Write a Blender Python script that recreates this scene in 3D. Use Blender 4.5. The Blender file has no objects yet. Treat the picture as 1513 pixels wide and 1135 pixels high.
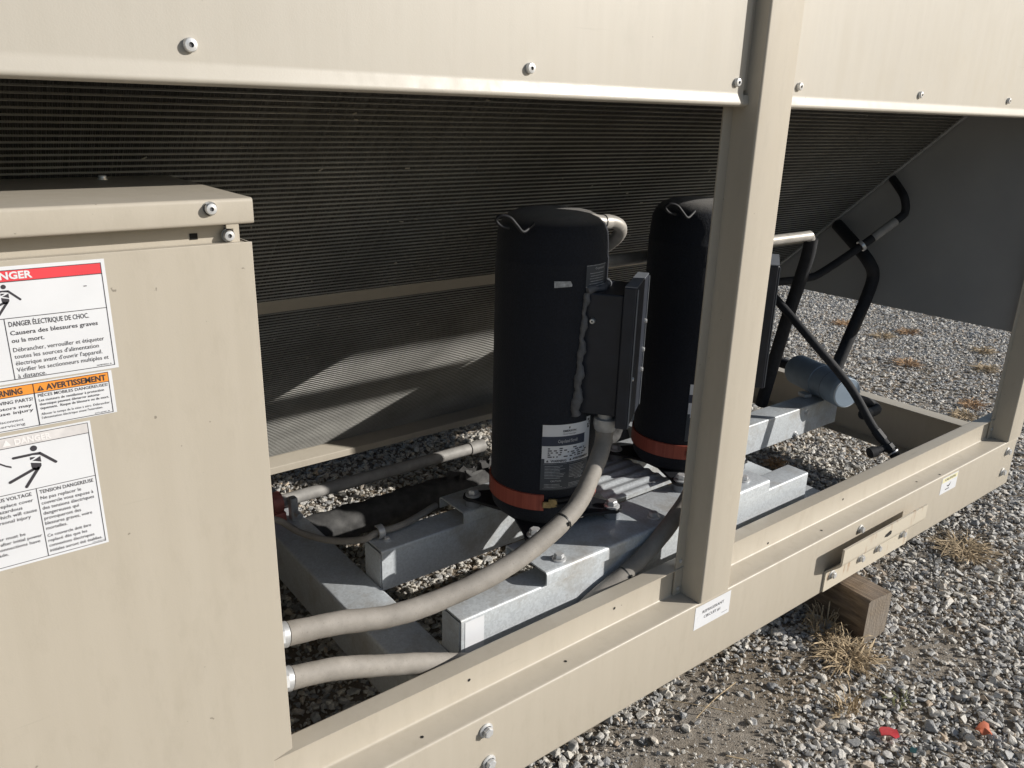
import bpy, bmesh, math, random
import numpy as np
from mathutils import Vector, Matrix, Quaternion

random.seed(7)
S = bpy.context.scene
COL = S.collection
G = 1.43            # eye height above the gravel; heights below are written relative to the eye

# ------------------------------------------------------------------ camera
cam_d = bpy.data.cameras.new("camera")
cam = bpy.data.objects.new("camera", cam_d)
COL.objects.link(cam)
RX, RY, RZ = (0.7895, -0.1796, 0.5869), (-0.6133, -0.2704, 0.7421), (0.0254, -0.9458, -0.3236)
right = Vector((RX[0], RY[0], RZ[0])); down = Vector((RX[1], RY[1], RZ[1])); fwd = Vector((RX[2], RY[2], RZ[2]))
m3 = Matrix((right, -down, -fwd)).transposed()
cam.matrix_world = Matrix.Translation((0, 0, G)) @ m3.to_4x4()
cam_d.sensor_width = 36.0
cam_d.lens = 1177.96 / 1513.0 * 36.0
cam_d.clip_start = 0.02
cam_d.clip_end = 500
S.camera = cam

# ------------------------------------------------------------------ light
TRAVEL = Vector((-1.12, 1.0, -0.670)).normalized()
sun_el = math.asin(-TRAVEL.z)
sun_az = math.atan2(-TRAVEL.x, -TRAVEL.y)
W = bpy.data.worlds.new("World"); S.world = W; W.use_nodes = True
wn = W.node_tree.nodes; wl = W.node_tree.links; wn.clear()
sky = wn.new("ShaderNodeTexSky"); sky.sky_type = 'NISHITA'; sky.sun_disc = False
sky.sun_elevation = sun_el; sky.sun_rotation = sun_az
bg = wn.new("ShaderNodeBackground"); bg.inputs[1].default_value = 0.07
wo = wn.new("ShaderNodeOutputWorld")
wl.new(sky.outputs[0], bg.inputs[0]); wl.new(bg.outputs[0], wo.inputs[0])
sd = bpy.data.lights.new("sun", 'SUN'); sd.energy = 4.4; sd.angle = math.radians(0.53); sd.color = (1.0, 0.955, 0.885)
sun = bpy.data.objects.new("sun", sd); COL.objects.link(sun)
sun.rotation_euler = TRAVEL.to_track_quat('-Z', 'Y').to_euler(); sun.location = (5, -5, 6)
S.view_settings.view_transform = 'Standard'; S.view_settings.look = 'None'
S.view_settings.exposure = 0.26; S.view_settings.gamma = 1.0; S.view_settings.use_curve_mapping = False
S.render.engine = 'CYCLES'
S.cycles.max_bounces = 8

# ------------------------------------------------------------------ materials
def new_mat(name):
    m = bpy.data.materials.new(name); m.use_nodes = True
    nt = m.node_tree; nt.nodes.clear()
    out = nt.nodes.new("ShaderNodeOutputMaterial"); b = nt.nodes.new("ShaderNodeBsdfPrincipled")
    nt.links.new(b.outputs[0], out.inputs[0])
    return m, nt, b
def nd(nt, t, **kw):
    n = nt.nodes.new(t)
    for k, v in kw.items():
        if k in n.inputs: n.inputs[k].default_value = v
        else: setattr(n, k, v)
    return n
def coords(nt, scale=(1, 1, 1)):
    tc = nd(nt, "ShaderNodeNewGeometry"); mp = nd(nt, "ShaderNodeMapping"); mp.inputs['Scale'].default_value = scale
    nt.links.new(tc.outputs['Position'], mp.inputs[0]); return mp.outputs[0]
def noise(nt, vec, scale, detail=4, rough=0.55):
    n = nd(nt, "ShaderNodeTexNoise"); n.inputs['Scale'].default_value = scale; n.inputs['Detail'].default_value = detail
    n.inputs['Roughness'].default_value = rough
    nt.links.new(vec, n.inputs['Vector']); return n.outputs[0]
def ramp(nt, fac, stops):
    r = nd(nt, "ShaderNodeValToRGB"); e = r.color_ramp.elements
    while len(e) < len(stops): e.new(0.5)
    for el, (p, c) in zip(e, stops):
        el.position = p; el.color = (*c, 1) if len(c) == 3 else c
    nt.links.new(fac, r.inputs[0]); return r.outputs[0]
def mix(nt, fac, a, b, mode='MIX'):
    n = nd(nt, "ShaderNodeMix", data_type='RGBA', blend_type=mode)
    for s, v in ((n.inputs[0], fac), (n.inputs[6], a), (n.inputs[7], b)):
        if hasattr(v, 'links') or isinstance(v, bpy.types.NodeSocket): nt.links.new(v, s)
        else: s.default_value = v if not isinstance(v, tuple) else (*v, 1)[:4]
    return n.outputs[2]
def bump(nt, b, h, strength, dist):
    n = nd(nt, "ShaderNodeBump"); n.inputs['Strength'].default_value = strength; n.inputs['Distance'].default_value = dist
    nt.links.new(h, n.inputs['Height']); nt.links.new(n.outputs[0], b.inputs['Normal'])
def plain(name, col, rough=0.5, metal=0.0, var=0.12, vscale=14, bmp=0.0, bscale=120, spec=None):
    m, nt, b = new_mat(name); v = coords(nt)
    n = noise(nt, v, vscale)
    c0 = tuple(x * (1 - var) for x in col); c1 = tuple(min(1, x * (1 + var)) for x in col)
    nt.links.new(ramp(nt, n, [(0.3, c0), (0.7, c1)]), b.inputs['Base Color'])
    b.inputs['Roughness'].default_value = rough; b.inputs['Metallic'].default_value = metal
    if spec is not None: b.inputs['Specular IOR Level'].default_value = spec
    if bmp: bump(nt, b, noise(nt, v, bscale, 3), bmp, 0.002)
    return m
def paint(name, col, dirt=0.25):
    m, nt, b = new_mat(name); v = coords(nt)
    big = noise(nt, v, 2.2, 5, 0.6)
    c = ramp(nt, big, [(0.25, tuple(x * 0.972 for x in col)), (0.75, tuple(min(1, x * 1.025) for x in col))])
    dn = noise(nt, coords(nt, (1, 1, 0.35)), 26, 6, 0.7)           # dust runs
    f = ramp(nt, dn, [(0.52, (0, 0, 0)), (0.8, (dirt, dirt, dirt))])
    c = mix(nt, f, c, tuple(x * 0.62 for x in (col[0], col[1] * .95, col[2] * .86)))
    sp = noise(nt, v, 75, 2, 0.5)                                    # small scuffs and specks
    f2 = ramp(nt, sp, [(0.772, (0, 0, 0)), (0.795, (0.55, 0.55, 0.55))])
    c = mix(nt, f2, c, (0.09, 0.075, 0.06))
    sk = noise(nt, coords(nt, (1, 1, 0.045)), 38, 4, 0.6)               # faint vertical rain streaks
    c = mix(nt, 1.0, c, ramp(nt, sk, [(0.3, (0.972, 0.968, 0.96)), (0.68, (1.015, 1.015, 1.015))]), 'MULTIPLY')
    hz = noise(nt, coords(nt, (0.05, 1, 1)), 60, 3, 0.6)                # scuffs along the length
    f3 = mix(nt, 1.0, ramp(nt, hz, [(0.68, (0, 0, 0)), (0.75, (0.28,) * 3)]), ramp(nt, noise(nt, v, 6, 2), [(0.52, (0, 0, 0)), (0.62, (1, 1, 1))]), 'MULTIPLY')
    c = mix(nt, f3, c, tuple(x * .55 for x in col))
    nt.links.new(c, b.inputs['Base Color'])
    r = ramp(nt, dn, [(0.3, (0.36, 0.36, 0.36)), (0.75, (0.56, 0.56, 0.56))]); nt.links.new(r, b.inputs['Roughness'])
    bh = mix(nt, 0.5, noise(nt, v, 420, 2), noise(nt, v, 5, 2))
    bump(nt, b, bh, 0.16, 0.0012)
    return m
M = {}
M['paint'] = paint("beige_paint", (0.458, 0.416, 0.347))
M['paint_b'] = paint("beige_paint_panel", (0.465, 0.435, 0.380), 0.12)
M['bracket'] = None
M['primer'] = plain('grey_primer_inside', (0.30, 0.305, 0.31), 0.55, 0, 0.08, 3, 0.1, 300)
def galv(name, base=(0.53, 0.565, 0.595)):
    m, nt, b = new_mat(name); v = coords(nt)
    vo = nd(nt, "ShaderNodeTexVoronoi"); vo.inputs['Scale'].default_value = 210; nt.links.new(v, vo.inputs['Vector'])
    bw = nd(nt, "ShaderNodeRGBToBW"); nt.links.new(vo.outputs['Color'], bw.inputs[0])
    c = ramp(nt, bw.outputs[0], [(0.2, tuple(x * 0.91 for x in base)), (0.8, tuple(x * 1.08 for x in base))])
    st = noise(nt, v, 9, 6, 0.65)
    c = mix(nt, ramp(nt, st, [(0.50, (0, 0, 0)), (0.72, (0.6,) * 3)]), c, (0.30, 0.265, 0.215))
    nt.links.new(c, b.inputs['Base Color'])
    b.inputs['Metallic'].default_value = 0.2
    nt.links.new(ramp(nt, bw.outputs[0], [(0.1, (0.42,) * 3), (0.9, (0.52,) * 3)]), b.inputs['Roughness'])
    bump(nt, b, noise(nt, v, 60, 3), 0.12, 0.001)
    return m
M['galv'] = galv("galvanised_steel")
M['zinc'] = plain("zinc_bolt", (0.66, 0.67, 0.68), 0.34, 0.45, 0.15, 60)
M['zincd'] = plain("zinc_bolt_dull", (0.45, 0.46, 0.47), 0.45, 0.4, 0.15, 60)
M['socket'] = plain('socket_recess', (0.10, 0.10, 0.105), 0.6)
M['hole'] = plain("dark_hole", (0.01, 0.01, 0.01), 0.9)
M['black_rub'] = plain("black_foam_insulation", (0.014, 0.015, 0.019), 0.78, 0, 0.3, 60, 0.3, 200)
M['black_metal'] = plain("black_painted_steel", (0.008, 0.009, 0.013), 0.6, 0, 0.2, 20, 0.05, 90)
M['navy'] = plain("dark_navy_steel", (0.013, 0.017, 0.028), 0.5, 0, 0.25, 16, 0.1, 150)
M['rimgrey'] = plain("rim_grey", (0.17, 0.185, 0.21), 0.5)
M['cable_tie'] = plain('black_cable_tie', (0.02, 0.02, 0.02), 0.5)
M['red_band'] = None
M['brass'] = plain("yellow_zinc", (0.30, 0.235, 0.12), 0.38, 0.85, 0.3, 120)
M['spring'] = plain("black_spring", (0.02, 0.02, 0.022), 0.45, 0.3)
M['sealant'] = plain("grey_sealant", (0.105, 0.110, 0.120), 0.6, 0, 0.2, 60, 0.25, 60)
M['tape'] = plain("silver_tape", (0.40, 0.42, 0.45), 0.45, 0.2, 0.35, 120)
M['label_w'] = plain("label_white", (0.70, 0.715, 0.745), 0.45, 0, 0.03)
M['label_red'] = plain("label_red", (0.72, 0.06, 0.075), 0.45, 0, 0.06)
M['label_or'] = plain("label_orange", (0.82, 0.30, 0.045), 0.45, 0, 0.04)
M['label_y'] = plain("label_pale_yellow", (0.74, 0.70, 0.46), 0.5, 0, 0.06)
M['label_faded'] = plain("label_faded_grey", (0.63, 0.61, 0.61), 0.5, 0, 0.10, 60)
M['label_lt'] = plain("label_faded_white", (0.80, 0.78, 0.78), 0.5, 0, 0.02)
M['ink'] = plain("label_ink", (0.045, 0.042, 0.05), 0.5, 0, 0.1)
M['navy_lab'] = plain("label_navy", (0.035, 0.045, 0.075), 0.45, 0, 0.08)
M['char_lab'] = plain("label_charcoal", (0.055, 0.065, 0.080), 0.5, 0, 0.08)
M['copper'] = plain("lacquered_pipe", (0.42, 0.40, 0.37), 0.42, 0.25, 0.2, 30)
M['graypipe'] = plain("grey_pipe", (0.30, 0.29, 0.275), 0.6, 0.0, 0.2, 30, 0.1, 80)
M['clamp_red'] = plain("faded_red_clamp", (0.36, 0.12, 0.095), 0.55, 0, 0.25, 50)
M['wrap'] = None
M['drier'] = plain("blue_grey_enamel", (0.27, 0.34, 0.42), 0.55, 0.1, 0.10, 20, 0.06, 120)
M['tag'] = plain("pale_tag", (0.62, 0.68, 0.74), 0.5)
M['straw'] = plain("dry_straw", (0.42, 0.325, 0.205), 0.8, 0, 0.5, 90)
M['weed'] = plain("rust_brown_weed", (0.40, 0.255, 0.14), 0.85, 0, 0.35, 60)
M['green'] = plain("small_green_leaf", (0.12, 0.125, 0.05), 0.7, 0, 0.3, 60)
M['scrap_red'] = plain("red_rubber", (0.55, 0.05, 0.06), 0.4, 0, 0.15, 60)
M['scrap_or'] = plain("orange_red_scrap", (0.50, 0.13, 0.06), 0.7, 0, 0.25, 60)
M['scrap_teal'] = plain("teal_chip", (0.07, 0.20, 0.22), 0.5, 0, 0.2, 60)

# red silicone band with fine vertical creases
m, nt, b = new_mat("red_silicone_band"); v = coords(nt, (1, 1, 0.03))
n = noise(nt, v, 160, 4)
nt.links.new(ramp(nt, n, [(0.3, (0.27, 0.055, 0.034)), (0.7, (0.40, 0.095, 0.060))]), b.inputs['Base Color'])
b.inputs['Roughness'].default_value = 0.55; bump(nt, b, n, 0.35, 0.002); M['red_band'] = m
# compressor jacket: dark napped fabric
m, nt, b = new_mat("dark_blue_napped_jacket"); v = coords(nt)
n = noise(nt, v, 260, 5, 0.7); n2 = noise(nt, v, 7, 4)
c = ramp(nt, n, [(0.35, (0.003, 0.0045, 0.009)), (0.75, (0.010, 0.0145, 0.027))])
c = mix(nt, ramp(nt, n2, [(0.55, (0, 0, 0)), (0.8, (0.35,) * 3)]), c, (0.019, 0.021, 0.026))
ge = nd(nt, "ShaderNodeNewGeometry"); sx = nd(nt, "ShaderNodeSeparateXYZ"); nt.links.new(ge.outputs['Normal'], sx.inputs[0])
up_mix = mix(nt, 1.0, ramp(nt, sx.outputs[2], [(0.55, (0, 0, 0)), (0.93, (0.62,) * 3)]), ramp(nt, n2, [(0.3, (0.5,) * 3), (0.7, (1, 1, 1))]), 'MULTIPLY')
c = mix(nt, up_mix, c, (0.24, 0.225, 0.205))                               # paler grey mixed in on faces that point up
nt.links.new(c, b.inputs['Base Color']); b.inputs['Roughness'].default_value = 0.9
b.inputs['Sheen Weight'].default_value = 0.10; bump(nt, b, mix(nt, 0.5, n, noise(nt, coords(nt, (1, 1, 0.12)), 34, 3)), 0.7, 0.004); M['jacket'] = m
# flexible conduit: dusty beige grey sheath with faint rings
m, nt, b = new_mat("dusty_conduit_sheath"); v = coords(nt)
n = noise(nt, v, 16, 5, 0.65); nf = noise(nt, v, 330, 2)
c = ramp(nt, n, [(0.3, (0.195, 0.180, 0.160)), (0.72, (0.305, 0.283, 0.255))])
c = mix(nt, ramp(nt, nf, [(0.62, (0, 0, 0)), (0.72, (0.4,) * 3)]), c, (0.12, 0.10, 0.08))
nt.links.new(c, b.inputs['Base Color']); b.inputs['Roughness'].default_value = 0.7
bump(nt, b, mix(nt, 0.5, nf, noise(nt, v, 40, 3)), 0.25, 0.0015); M['conduit'] = m
# crumpled grey wrap
m, nt, b = new_mat("grey_foam_wrap"); v = coords(nt)
n = noise(nt, v, 30, 5)
nt.links.new(ramp(nt, n, [(0.3, (0.03, 0.03, 0.031)), (0.7, (0.085, 0.084, 0.082))]), b.inputs['Base Color'])
b.inputs['Roughness'].default_value = 0.75; bump(nt, b, n, 0.4, 0.006); M['wrap'] = m
# bracket: off white paint with rust runs
m, nt, b = new_mat("chalky_bracket_paint"); v = coords(nt, (1, 1, 0.22))
n = noise(nt, v, 55, 5, 0.6); n2 = noise(nt, coords(nt), 9, 3)
f = ramp(nt, n, [(0.54, (0, 0, 0)), (0.68, (0.8,) * 3)])
f = mix(nt, 1.0, f, ramp(nt, n2, [(0.46, (0, 0, 0)), (0.62, (1, 1, 1))]), 'MULTIPLY')
nt.links.new(mix(nt, f, (0.56, 0.51, 0.42), (0.30, 0.15, 0.06)), b.inputs['Base Color'])
b.inputs['Roughness'].default_value = 0.55; bump(nt, b, noise(nt, coords(nt), 200, 2), 0.15, 0.001); M['bracket'] = m
# coil fins: fine vertical louvres between the tubes
m, nt, b = new_mat("coil_fins"); v = coords(nt, (1, 0.02, 0.02))
n = noise(nt, v, 420, 2, 0.4); n2 = noise(nt, coords(nt), 3.2, 4)
c = ramp(nt, n, [(0.35, (0.030, 0.030, 0.029)), (0.68, (0.085, 0.084, 0.079))])
c = mix(nt, ramp(nt, n2, [(0.35, (0, 0, 0)), (0.7, (0.45,) * 3)]), c, (0.075, 0.071, 0.060))
nt.links.new(c, b.inputs['Base Color']); b.inputs['Roughness'].default_value = 0.6; b.inputs['Metallic'].default_value = 0.2
M['fins'] = m
M['tubes'] = plain("coil_tube_aluminium", (0.31, 0.306, 0.285), 0.5, 0.1, 0.25, 6)
M['coilframe'] = plain("coil_end_plate", (0.46, 0.47, 0.48), 0.5, 0.4, 0.2, 20)
# timber
m, nt, b = new_mat("weathered_timber"); v = coords(nt, (14, 1.3, 14))
n = noise(nt, v, 6, 8, 0.65); n2 = noise(nt, coords(nt), 7, 4)
c = ramp(nt, n, [(0.25, (0.035, 0.024, 0.016)), (0.5, (0.145, 0.100, 0.063)), (0.75, (0.29, 0.215, 0.14))])
c = mix(nt, ramp(nt, n2, [(0.4, (0, 0, 0)), (0.7, (0.6,) * 3)]), c, (0.17, 0.145, 0.125))
nt.links.new(c, b.inputs['Base Color']); b.inputs['Roughness'].default_value = 0.85
bump(nt, b, n, 0.9, 0.004); M['timber'] = m
m, nt, b = new_mat("weathered_end_grain"); v = coords(nt)
wv = nd(nt, "ShaderNodeTexWave", wave_type='RINGS', rings_direction='Y'); wv.inputs['Scale'].default_value = 34
wv.inputs['Distortion'].default_value = 5; wv.inputs['Detail'].default_value = 3
mp = nd(nt, "ShaderNodeMapping"); mp.inputs['Location'].default_value = (-2.16, -0.9, -0.19)
nt.links.new(v, mp.inputs[0]); nt.links.new(mp.outputs[0], wv.inputs[0])
c = ramp(nt, wv.outputs['Fac'], [(0.2, (0.185, 0.150, 0.115)), (0.8, (0.225, 0.183, 0.14))])
c = mix(nt, ramp(nt, noise(nt, v, 20, 5), [(0.35, (0, 0, 0)), (0.65, (0.8,) * 3)]), c, (0.22, 0.19, 0.16))
nt.links.new(c, b.inputs['Base Color']); b.inputs['Roughness'].default_value = 0.9
bump(nt, b, noise(nt, coords(nt, (6, 6, 1.2)), 22, 6), 0.8, 0.004); M['endgrain'] = m
# ground fines / dirt
m, nt, b = new_mat("dirt_and_fines"); v = coords(nt)
n = noise(nt, v, 1.6, 5, 0.6); n2 = noise(nt, v, 60, 6, 0.7); vo = nd(nt, "ShaderNodeTexVoronoi"); vo.inputs['Scale'].default_value = 55
nt.links.new(v, vo.inputs['Vector'])
c = ramp(nt, n2, [(0.3, (0.15, 0.120, 0.085)), (0.7, (0.31, 0.255, 0.19))])
bw = nd(nt, "ShaderNodeRGBToBW"); nt.links.new(vo.outputs['Color'], bw.inputs[0])
st = ramp(nt, bw.outputs[0], [(0.2, (0.26, 0.25, 0.235)), (0.55, (0.40, 0.385, 0.36)), (0.85, (0.52, 0.50, 0.46))])
c = mix(nt, ramp(nt, n, [(0.45, (0, 0, 0)), (0.62, (0.35,) * 3)]), c, st)
nt.links.new(c, b.inputs['Base Color']); b.inputs['Roughness'].default_value = 0.95
bump(nt, b, mix(nt, 0.5, n2, noise(nt, v, 210, 4, 0.7)), 1.0, 0.010); M['dirt'] = m
# stones
def stone_mat(name, stops):
    m, nt, b = new_mat(name)
    oi = nd(nt, "ShaderNodeObjectInfo")
    c = ramp(nt, oi.outputs['Random'], stops)
    tc = nd(nt, "ShaderNodeTexCoord"); mp = nd(nt, "ShaderNodeMapping"); nt.links.new(tc.outputs['Object'], mp.inputs[0])
    n = noise(nt, mp.outputs[0], 3.5, 5, 0.7)
    c = mix(nt, 1.0, c, ramp(nt, n, [(0.3, (0.62, 0.62, 0.62)), (0.7, (1.15, 1.13, 1.10))]), 'MULTIPLY')
    nt.links.new(c, b.inputs['Base Color']); b.inputs['Roughness'].default_value = 0.55
    bump(nt, b, n, 0.3, 0.05)
    return m
M['stone'] = stone_mat("crushed_stone", [(0.0, (0.27, 0.275, 0.28)), (0.14, (0.42, 0.425, 0.43)), (0.38, (0.56, 0.55, 0.53)),
                                          (0.62, (0.64, 0.61, 0.555)), (0.86, (0.73, 0.705, 0.65)), (0.94, (0.53, 0.42, 0.31)), (1.0, (0.80, 0.79, 0.75))])

# ------------------------------------------------------------------ mesh helpers
class MB:
    def __init__(s): s.v = []; s.f = []; s.mi = []; s.cur = 0
    def add(s, vs, fs):
        o = len(s.v); s.v.extend([tuple(p) for p in vs]); s.f.extend([tuple(i + o for i in f) for f in fs]); s.mi.extend([s.cur] * len(fs)); return s
    def box(s, x0, x1, y0, y1, z0, z1):
        vs = [(x, y, z) for z in (z0, z1) for y in (y0, y1) for x in (x0, x1)]
        return s.add(vs, [(0, 2, 3, 1), (4, 5, 7, 6), (0, 1, 5, 4), (2, 6, 7, 3), (0, 4, 6, 2), (1, 3, 7, 5)])
    def obox(s, c, ax, ay, az, hx, hy, hz):
        c, ax, ay, az = Vector(c), Vector(ax), Vector(ay), Vector(az)
        vs = [c + ax * (sx * hx) + ay * (sy * hy) + az * (sz * hz) for sz in (-1, 1) for sy in (-1, 1) for sx in (-1, 1)]
        return s.add(vs, [(0, 2, 3, 1), (4, 5, 7, 6), (0, 1, 5, 4), (2, 6, 7, 3), (0, 4, 6, 2), (1, 3, 7, 5)])
    def prism(s, poly, lo, hi, fn):
        n = len(poly); vs = [fn(a, b_, lo) for a, b_ in poly] + [fn(a, b_, hi) for a, b_ in poly]
        return s.add(vs, [tuple(range(n))[::-1], tuple(range(n, 2 * n))] + [(i, (i + 1) % n, n + (i + 1) % n, n + i) for i in range(n)])
    def sheet(s, pl, t, lo, hi, fn, r=0.004):
        pts = round_poly(pl, r); n = len(pts); off = []
        for i in range(n):
            d1 = (Vector(pts[i]) - Vector(pts[i - 1])).normalized() if i else None
            d2 = (Vector(pts[i + 1]) - Vector(pts[i])).normalized() if i < n - 1 else None
            d1 = d1 or d2; d2 = d2 or d1
            n1, n2 = Vector((-d1.y, d1.x)), Vector((-d2.y, d2.x)); mm = (n1 + n2).normalized()
            off.append(tuple(Vector(pts[i]) + mm * (t / max(0.4, mm.dot(n1)))))
        vs = []
        for e in (lo, hi):
            vs += [fn(a, b_, e) for a, b_ in pts] + [fn(a, b_, e) for a, b_ in off]
        fs = []
        for i in range(n - 1):
            fs += [(i, i + 1, 2 * n + i + 1, 2 * n + i), (n + i + 1, n + i, 3 * n + i, 3 * n + i + 1),
                   (i + 1, i, n + i, n + i + 1), (2 * n + i, 2 * n + i + 1, 3 * n + i + 1, 3 * n + i)]
        fs += [(0, 2 * n, 3 * n, n), (n - 1, 2 * n - 1, 4 * n - 1, 3 * n - 1)]
        return s.add(vs, fs)
    def tube(s, pts, r, seg=14, sub=6, cap=True, rfn=None):
        P = catmull([Vector(p) for p in pts], sub) if sub else [Vector(p) for p in pts]
        T = [(P[min(i + 1, len(P) - 1)] - P[max(i - 1, 0)]).normalized() for i in range(len(P))]
        up = Vector((0, 0, 1)) if abs(T[0].z) < 0.9 else Vector((1, 0, 0))
        N = (up - T[0] * up.dot(T[0])).normalized(); o = len(s.v); vs = []; fs = []
        for i, p in enumerate(P):
            if i:
                N = (N - T[i] * N.dot(T[i])).normalized()
            B = T[i].cross(N)
            for k in range(seg):
                a = 2 * math.pi * k / seg; rr = rfn(i, k, len(P)) if rfn else r
                vs.append(p + (N * math.cos(a) + B * math.sin(a)) * rr)
        L = len(P)
        for i in range(L - 1):
            for k in range(seg):
                k2 = (k + 1) % seg; fs.append((i * seg + k, i * seg + k2, (i + 1) * seg + k2, (i + 1) * seg + k))
        if cap: fs += [tuple(range(seg))[::-1], tuple((L - 1) * seg + k for k in range(seg))]
        return s.add(vs, fs)
    def lathe(s, prof, c=(0, 0), seg=48, a0=0, a1=360):
        full = a1 - a0 >= 359.9; ns = seg if full else seg + 1; vs = []; fs = []
        for rr, z in prof:
            for k in range(ns):
                a = math.radians(a0 + (a1 - a0) * k / seg); vs.append((c[0] + rr * math.cos(a), c[1] + rr * math.sin(a), z))
        for i in range(len(prof) - 1):
            for k in range(seg):
                k2 = (k + 1) % ns; fs.append((i * ns + k, i * ns + k2, (i + 1) * ns + k2, (i + 1) * ns + k))
        return s.add(vs, fs)
    def build(s, name, mats, parent=None, smooth=35, bevel=0, g=True, kind=None, label=None):
        me = bpy.data.meshes.new(name)
        me.from_pydata([(x, y, z + G) for x, y, z in s.v] if g else s.v, [], s.f)
        mats = mats if isinstance(mats, (list, tuple)) else [mats]
        for mm in mats: me.materials.append(mm)
        if len(mats) > 1: me.polygons.foreach_set('material_index', s.mi)
        bm = bmesh.new(); bm.from_mesh(me); bmesh.ops.recalc_face_normals(bm, faces=bm.faces); bm.to_mesh(me); bm.free()
        if smooth:
            me.polygons.foreach_set('use_smooth', [True] * len(me.polygons)); me.set_sharp_from_angle(angle=math.radians(smooth))
        me.update()
        return link(name, me, parent, bevel, kind, label)
def link(name, me, parent=None, bevel=0, kind=None, label=None):
    o = bpy.data.objects.new(name, me); COL.objects.link(o); attach(o, parent)
    if bevel:
        bv = o.modifiers.new('bevel', 'BEVEL'); bv.width = bevel; bv.segments = 2; bv.limit_method = 'ANGLE'; bv.angle_limit = math.radians(40)
    if kind: o['kind'] = kind
    if label: o['label'] = label
    return o
def attach(o, parent):
    if parent is None: return
    o.parent = parent
    if parent.type == 'EMPTY': o.matrix_parent_inverse = Matrix.Translation(parent.location).inverted()
def round_poly(pl, r, n=4):
    out = [tuple(pl[0])]
    for i in range(1, len(pl) - 1):
        p, a, c = Vector(pl[i]), Vector(pl[i - 1]), Vector(pl[i + 1])
        d = min(r, (p - a).length * .45, (c - p).length * .45); A = p + (a - p).normalized() * d; C = p + (c - p).normalized() * d
        for k in range(n + 1):
            t = k / n; out.append(tuple(A * (1 - t) ** 2 + p * 2 * t * (1 - t) + C * t * t))
    out.append(tuple(pl[-1])); return out
def catmull(P, sub):
    if len(P) < 3: return P
    Q = [P[0] * 2 - P[1]] + P + [P[-1] * 2 - P[-2]]; out = []
    for i in range(1, len(Q) - 2):
        p0, p1, p2, p3 = Q[i - 1:i + 3]
        for k in range(sub):
            t = k / sub
            out.append(0.5 * ((2 * p1) + (p2 - p0) * t + (2 * p0 - 5 * p1 + 4 * p2 - p3) * t * t + (3 * p1 - p0 - 3 * p2 + p3) * t ** 3))
    out.append(P[-1]); return out
fX = lambda y, z, x: (x, y, z)       # section (y,z) run along x
fY = lambda x, z, y: (x, y, z)       # section (x,z) run along y
fZ = lambda x, y, z: (x, y, z)       # section (x,y) run along z
def thing(name, label, cat, loc, group=None):
    o = bpy.data.objects.new(name, None); o.empty_display_size = 0.05; COL.objects.link(o)
    o.location = (loc[0], loc[1], loc[2] + G); o['label'] = label; o['category'] = cat
    if group: o['group'] = group
    return o
def tag(o, label, cat, group=None):
    o['label'] = label; o['category'] = cat
    if group: o['group'] = group
    return o
def kids(o): return [c for c in COL.objects if c.parent == o]
def copy_tree(o, parent=None):
    c = o.copy(); COL.objects.link(c)
    if parent is not None: c.parent = parent; c.matrix_parent_inverse = o.matrix_parent_inverse.copy()
    for ch in kids(o): copy_tree(ch, c)
    return c

# fasteners: one mesh of each kind, shared
def fastener(kind):
    m_ = MB()
    if kind == 'hex':
        m_.lathe([(0.0, 0), (0.0125, 0), (0.0125, 0.002), (0.0092, 0.0035)], seg=20)
        hexp = [(0.0088 * math.cos(math.pi / 3 * k), 0.0088 * math.sin(math.pi / 3 * k)) for k in range(6)]
        m_.prism(hexp, 0.003, 0.0095, fZ)
        m_.prism([(a * .84, b_ * .84) for a, b_ in hexp], 0.0095, 0.0106, fZ)
    elif kind == 'pan':
        m_.lathe([(0.0, 0), (0.0088, 0), (0.0088, 0.0018)], seg=20)
        m_.lathe([(0.0072, 0.0018), (0.0074, 0.0055), (0.0062, 0.0078), (0.0027, 0.0084), (0.0025, 0.0066), (0.0, 0.0065)], seg=20)
    me_o = m_.build(kind, M['zinc'], None, 40, g=False); me = me_o.data; bpy.data.objects.remove(me_o)
    if kind == 'pan':
        me.materials.append(M['socket'])
        for p in me.polygons:
            if p.center.z > 0.0063 and math.hypot(p.center.x, p.center.y) < 0.0026: p.material_index = 1
    return me
HEX, PAN = fastener('hex'), fastener('pan')
def fasten(name, me, loc, axis, parent, sc=1.0, spin=None):
    o = bpy.data.objects.new(name, me); COL.objects.link(o)
    q = Vector(axis).to_track_quat('Z', 'Y') @ Quaternion((0, 0, 1), random.uniform(0, 6.28) if spin is None else spin)
    loc = Vector((loc[0], loc[1], loc[2] + G))
    o.location = loc; o.rotation_mode = 'QUATERNION'; o.rotation_quaternion = q; o.scale = (sc,) * 3
    attach(o, parent); return o
FR = (0, -1, 0)

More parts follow.
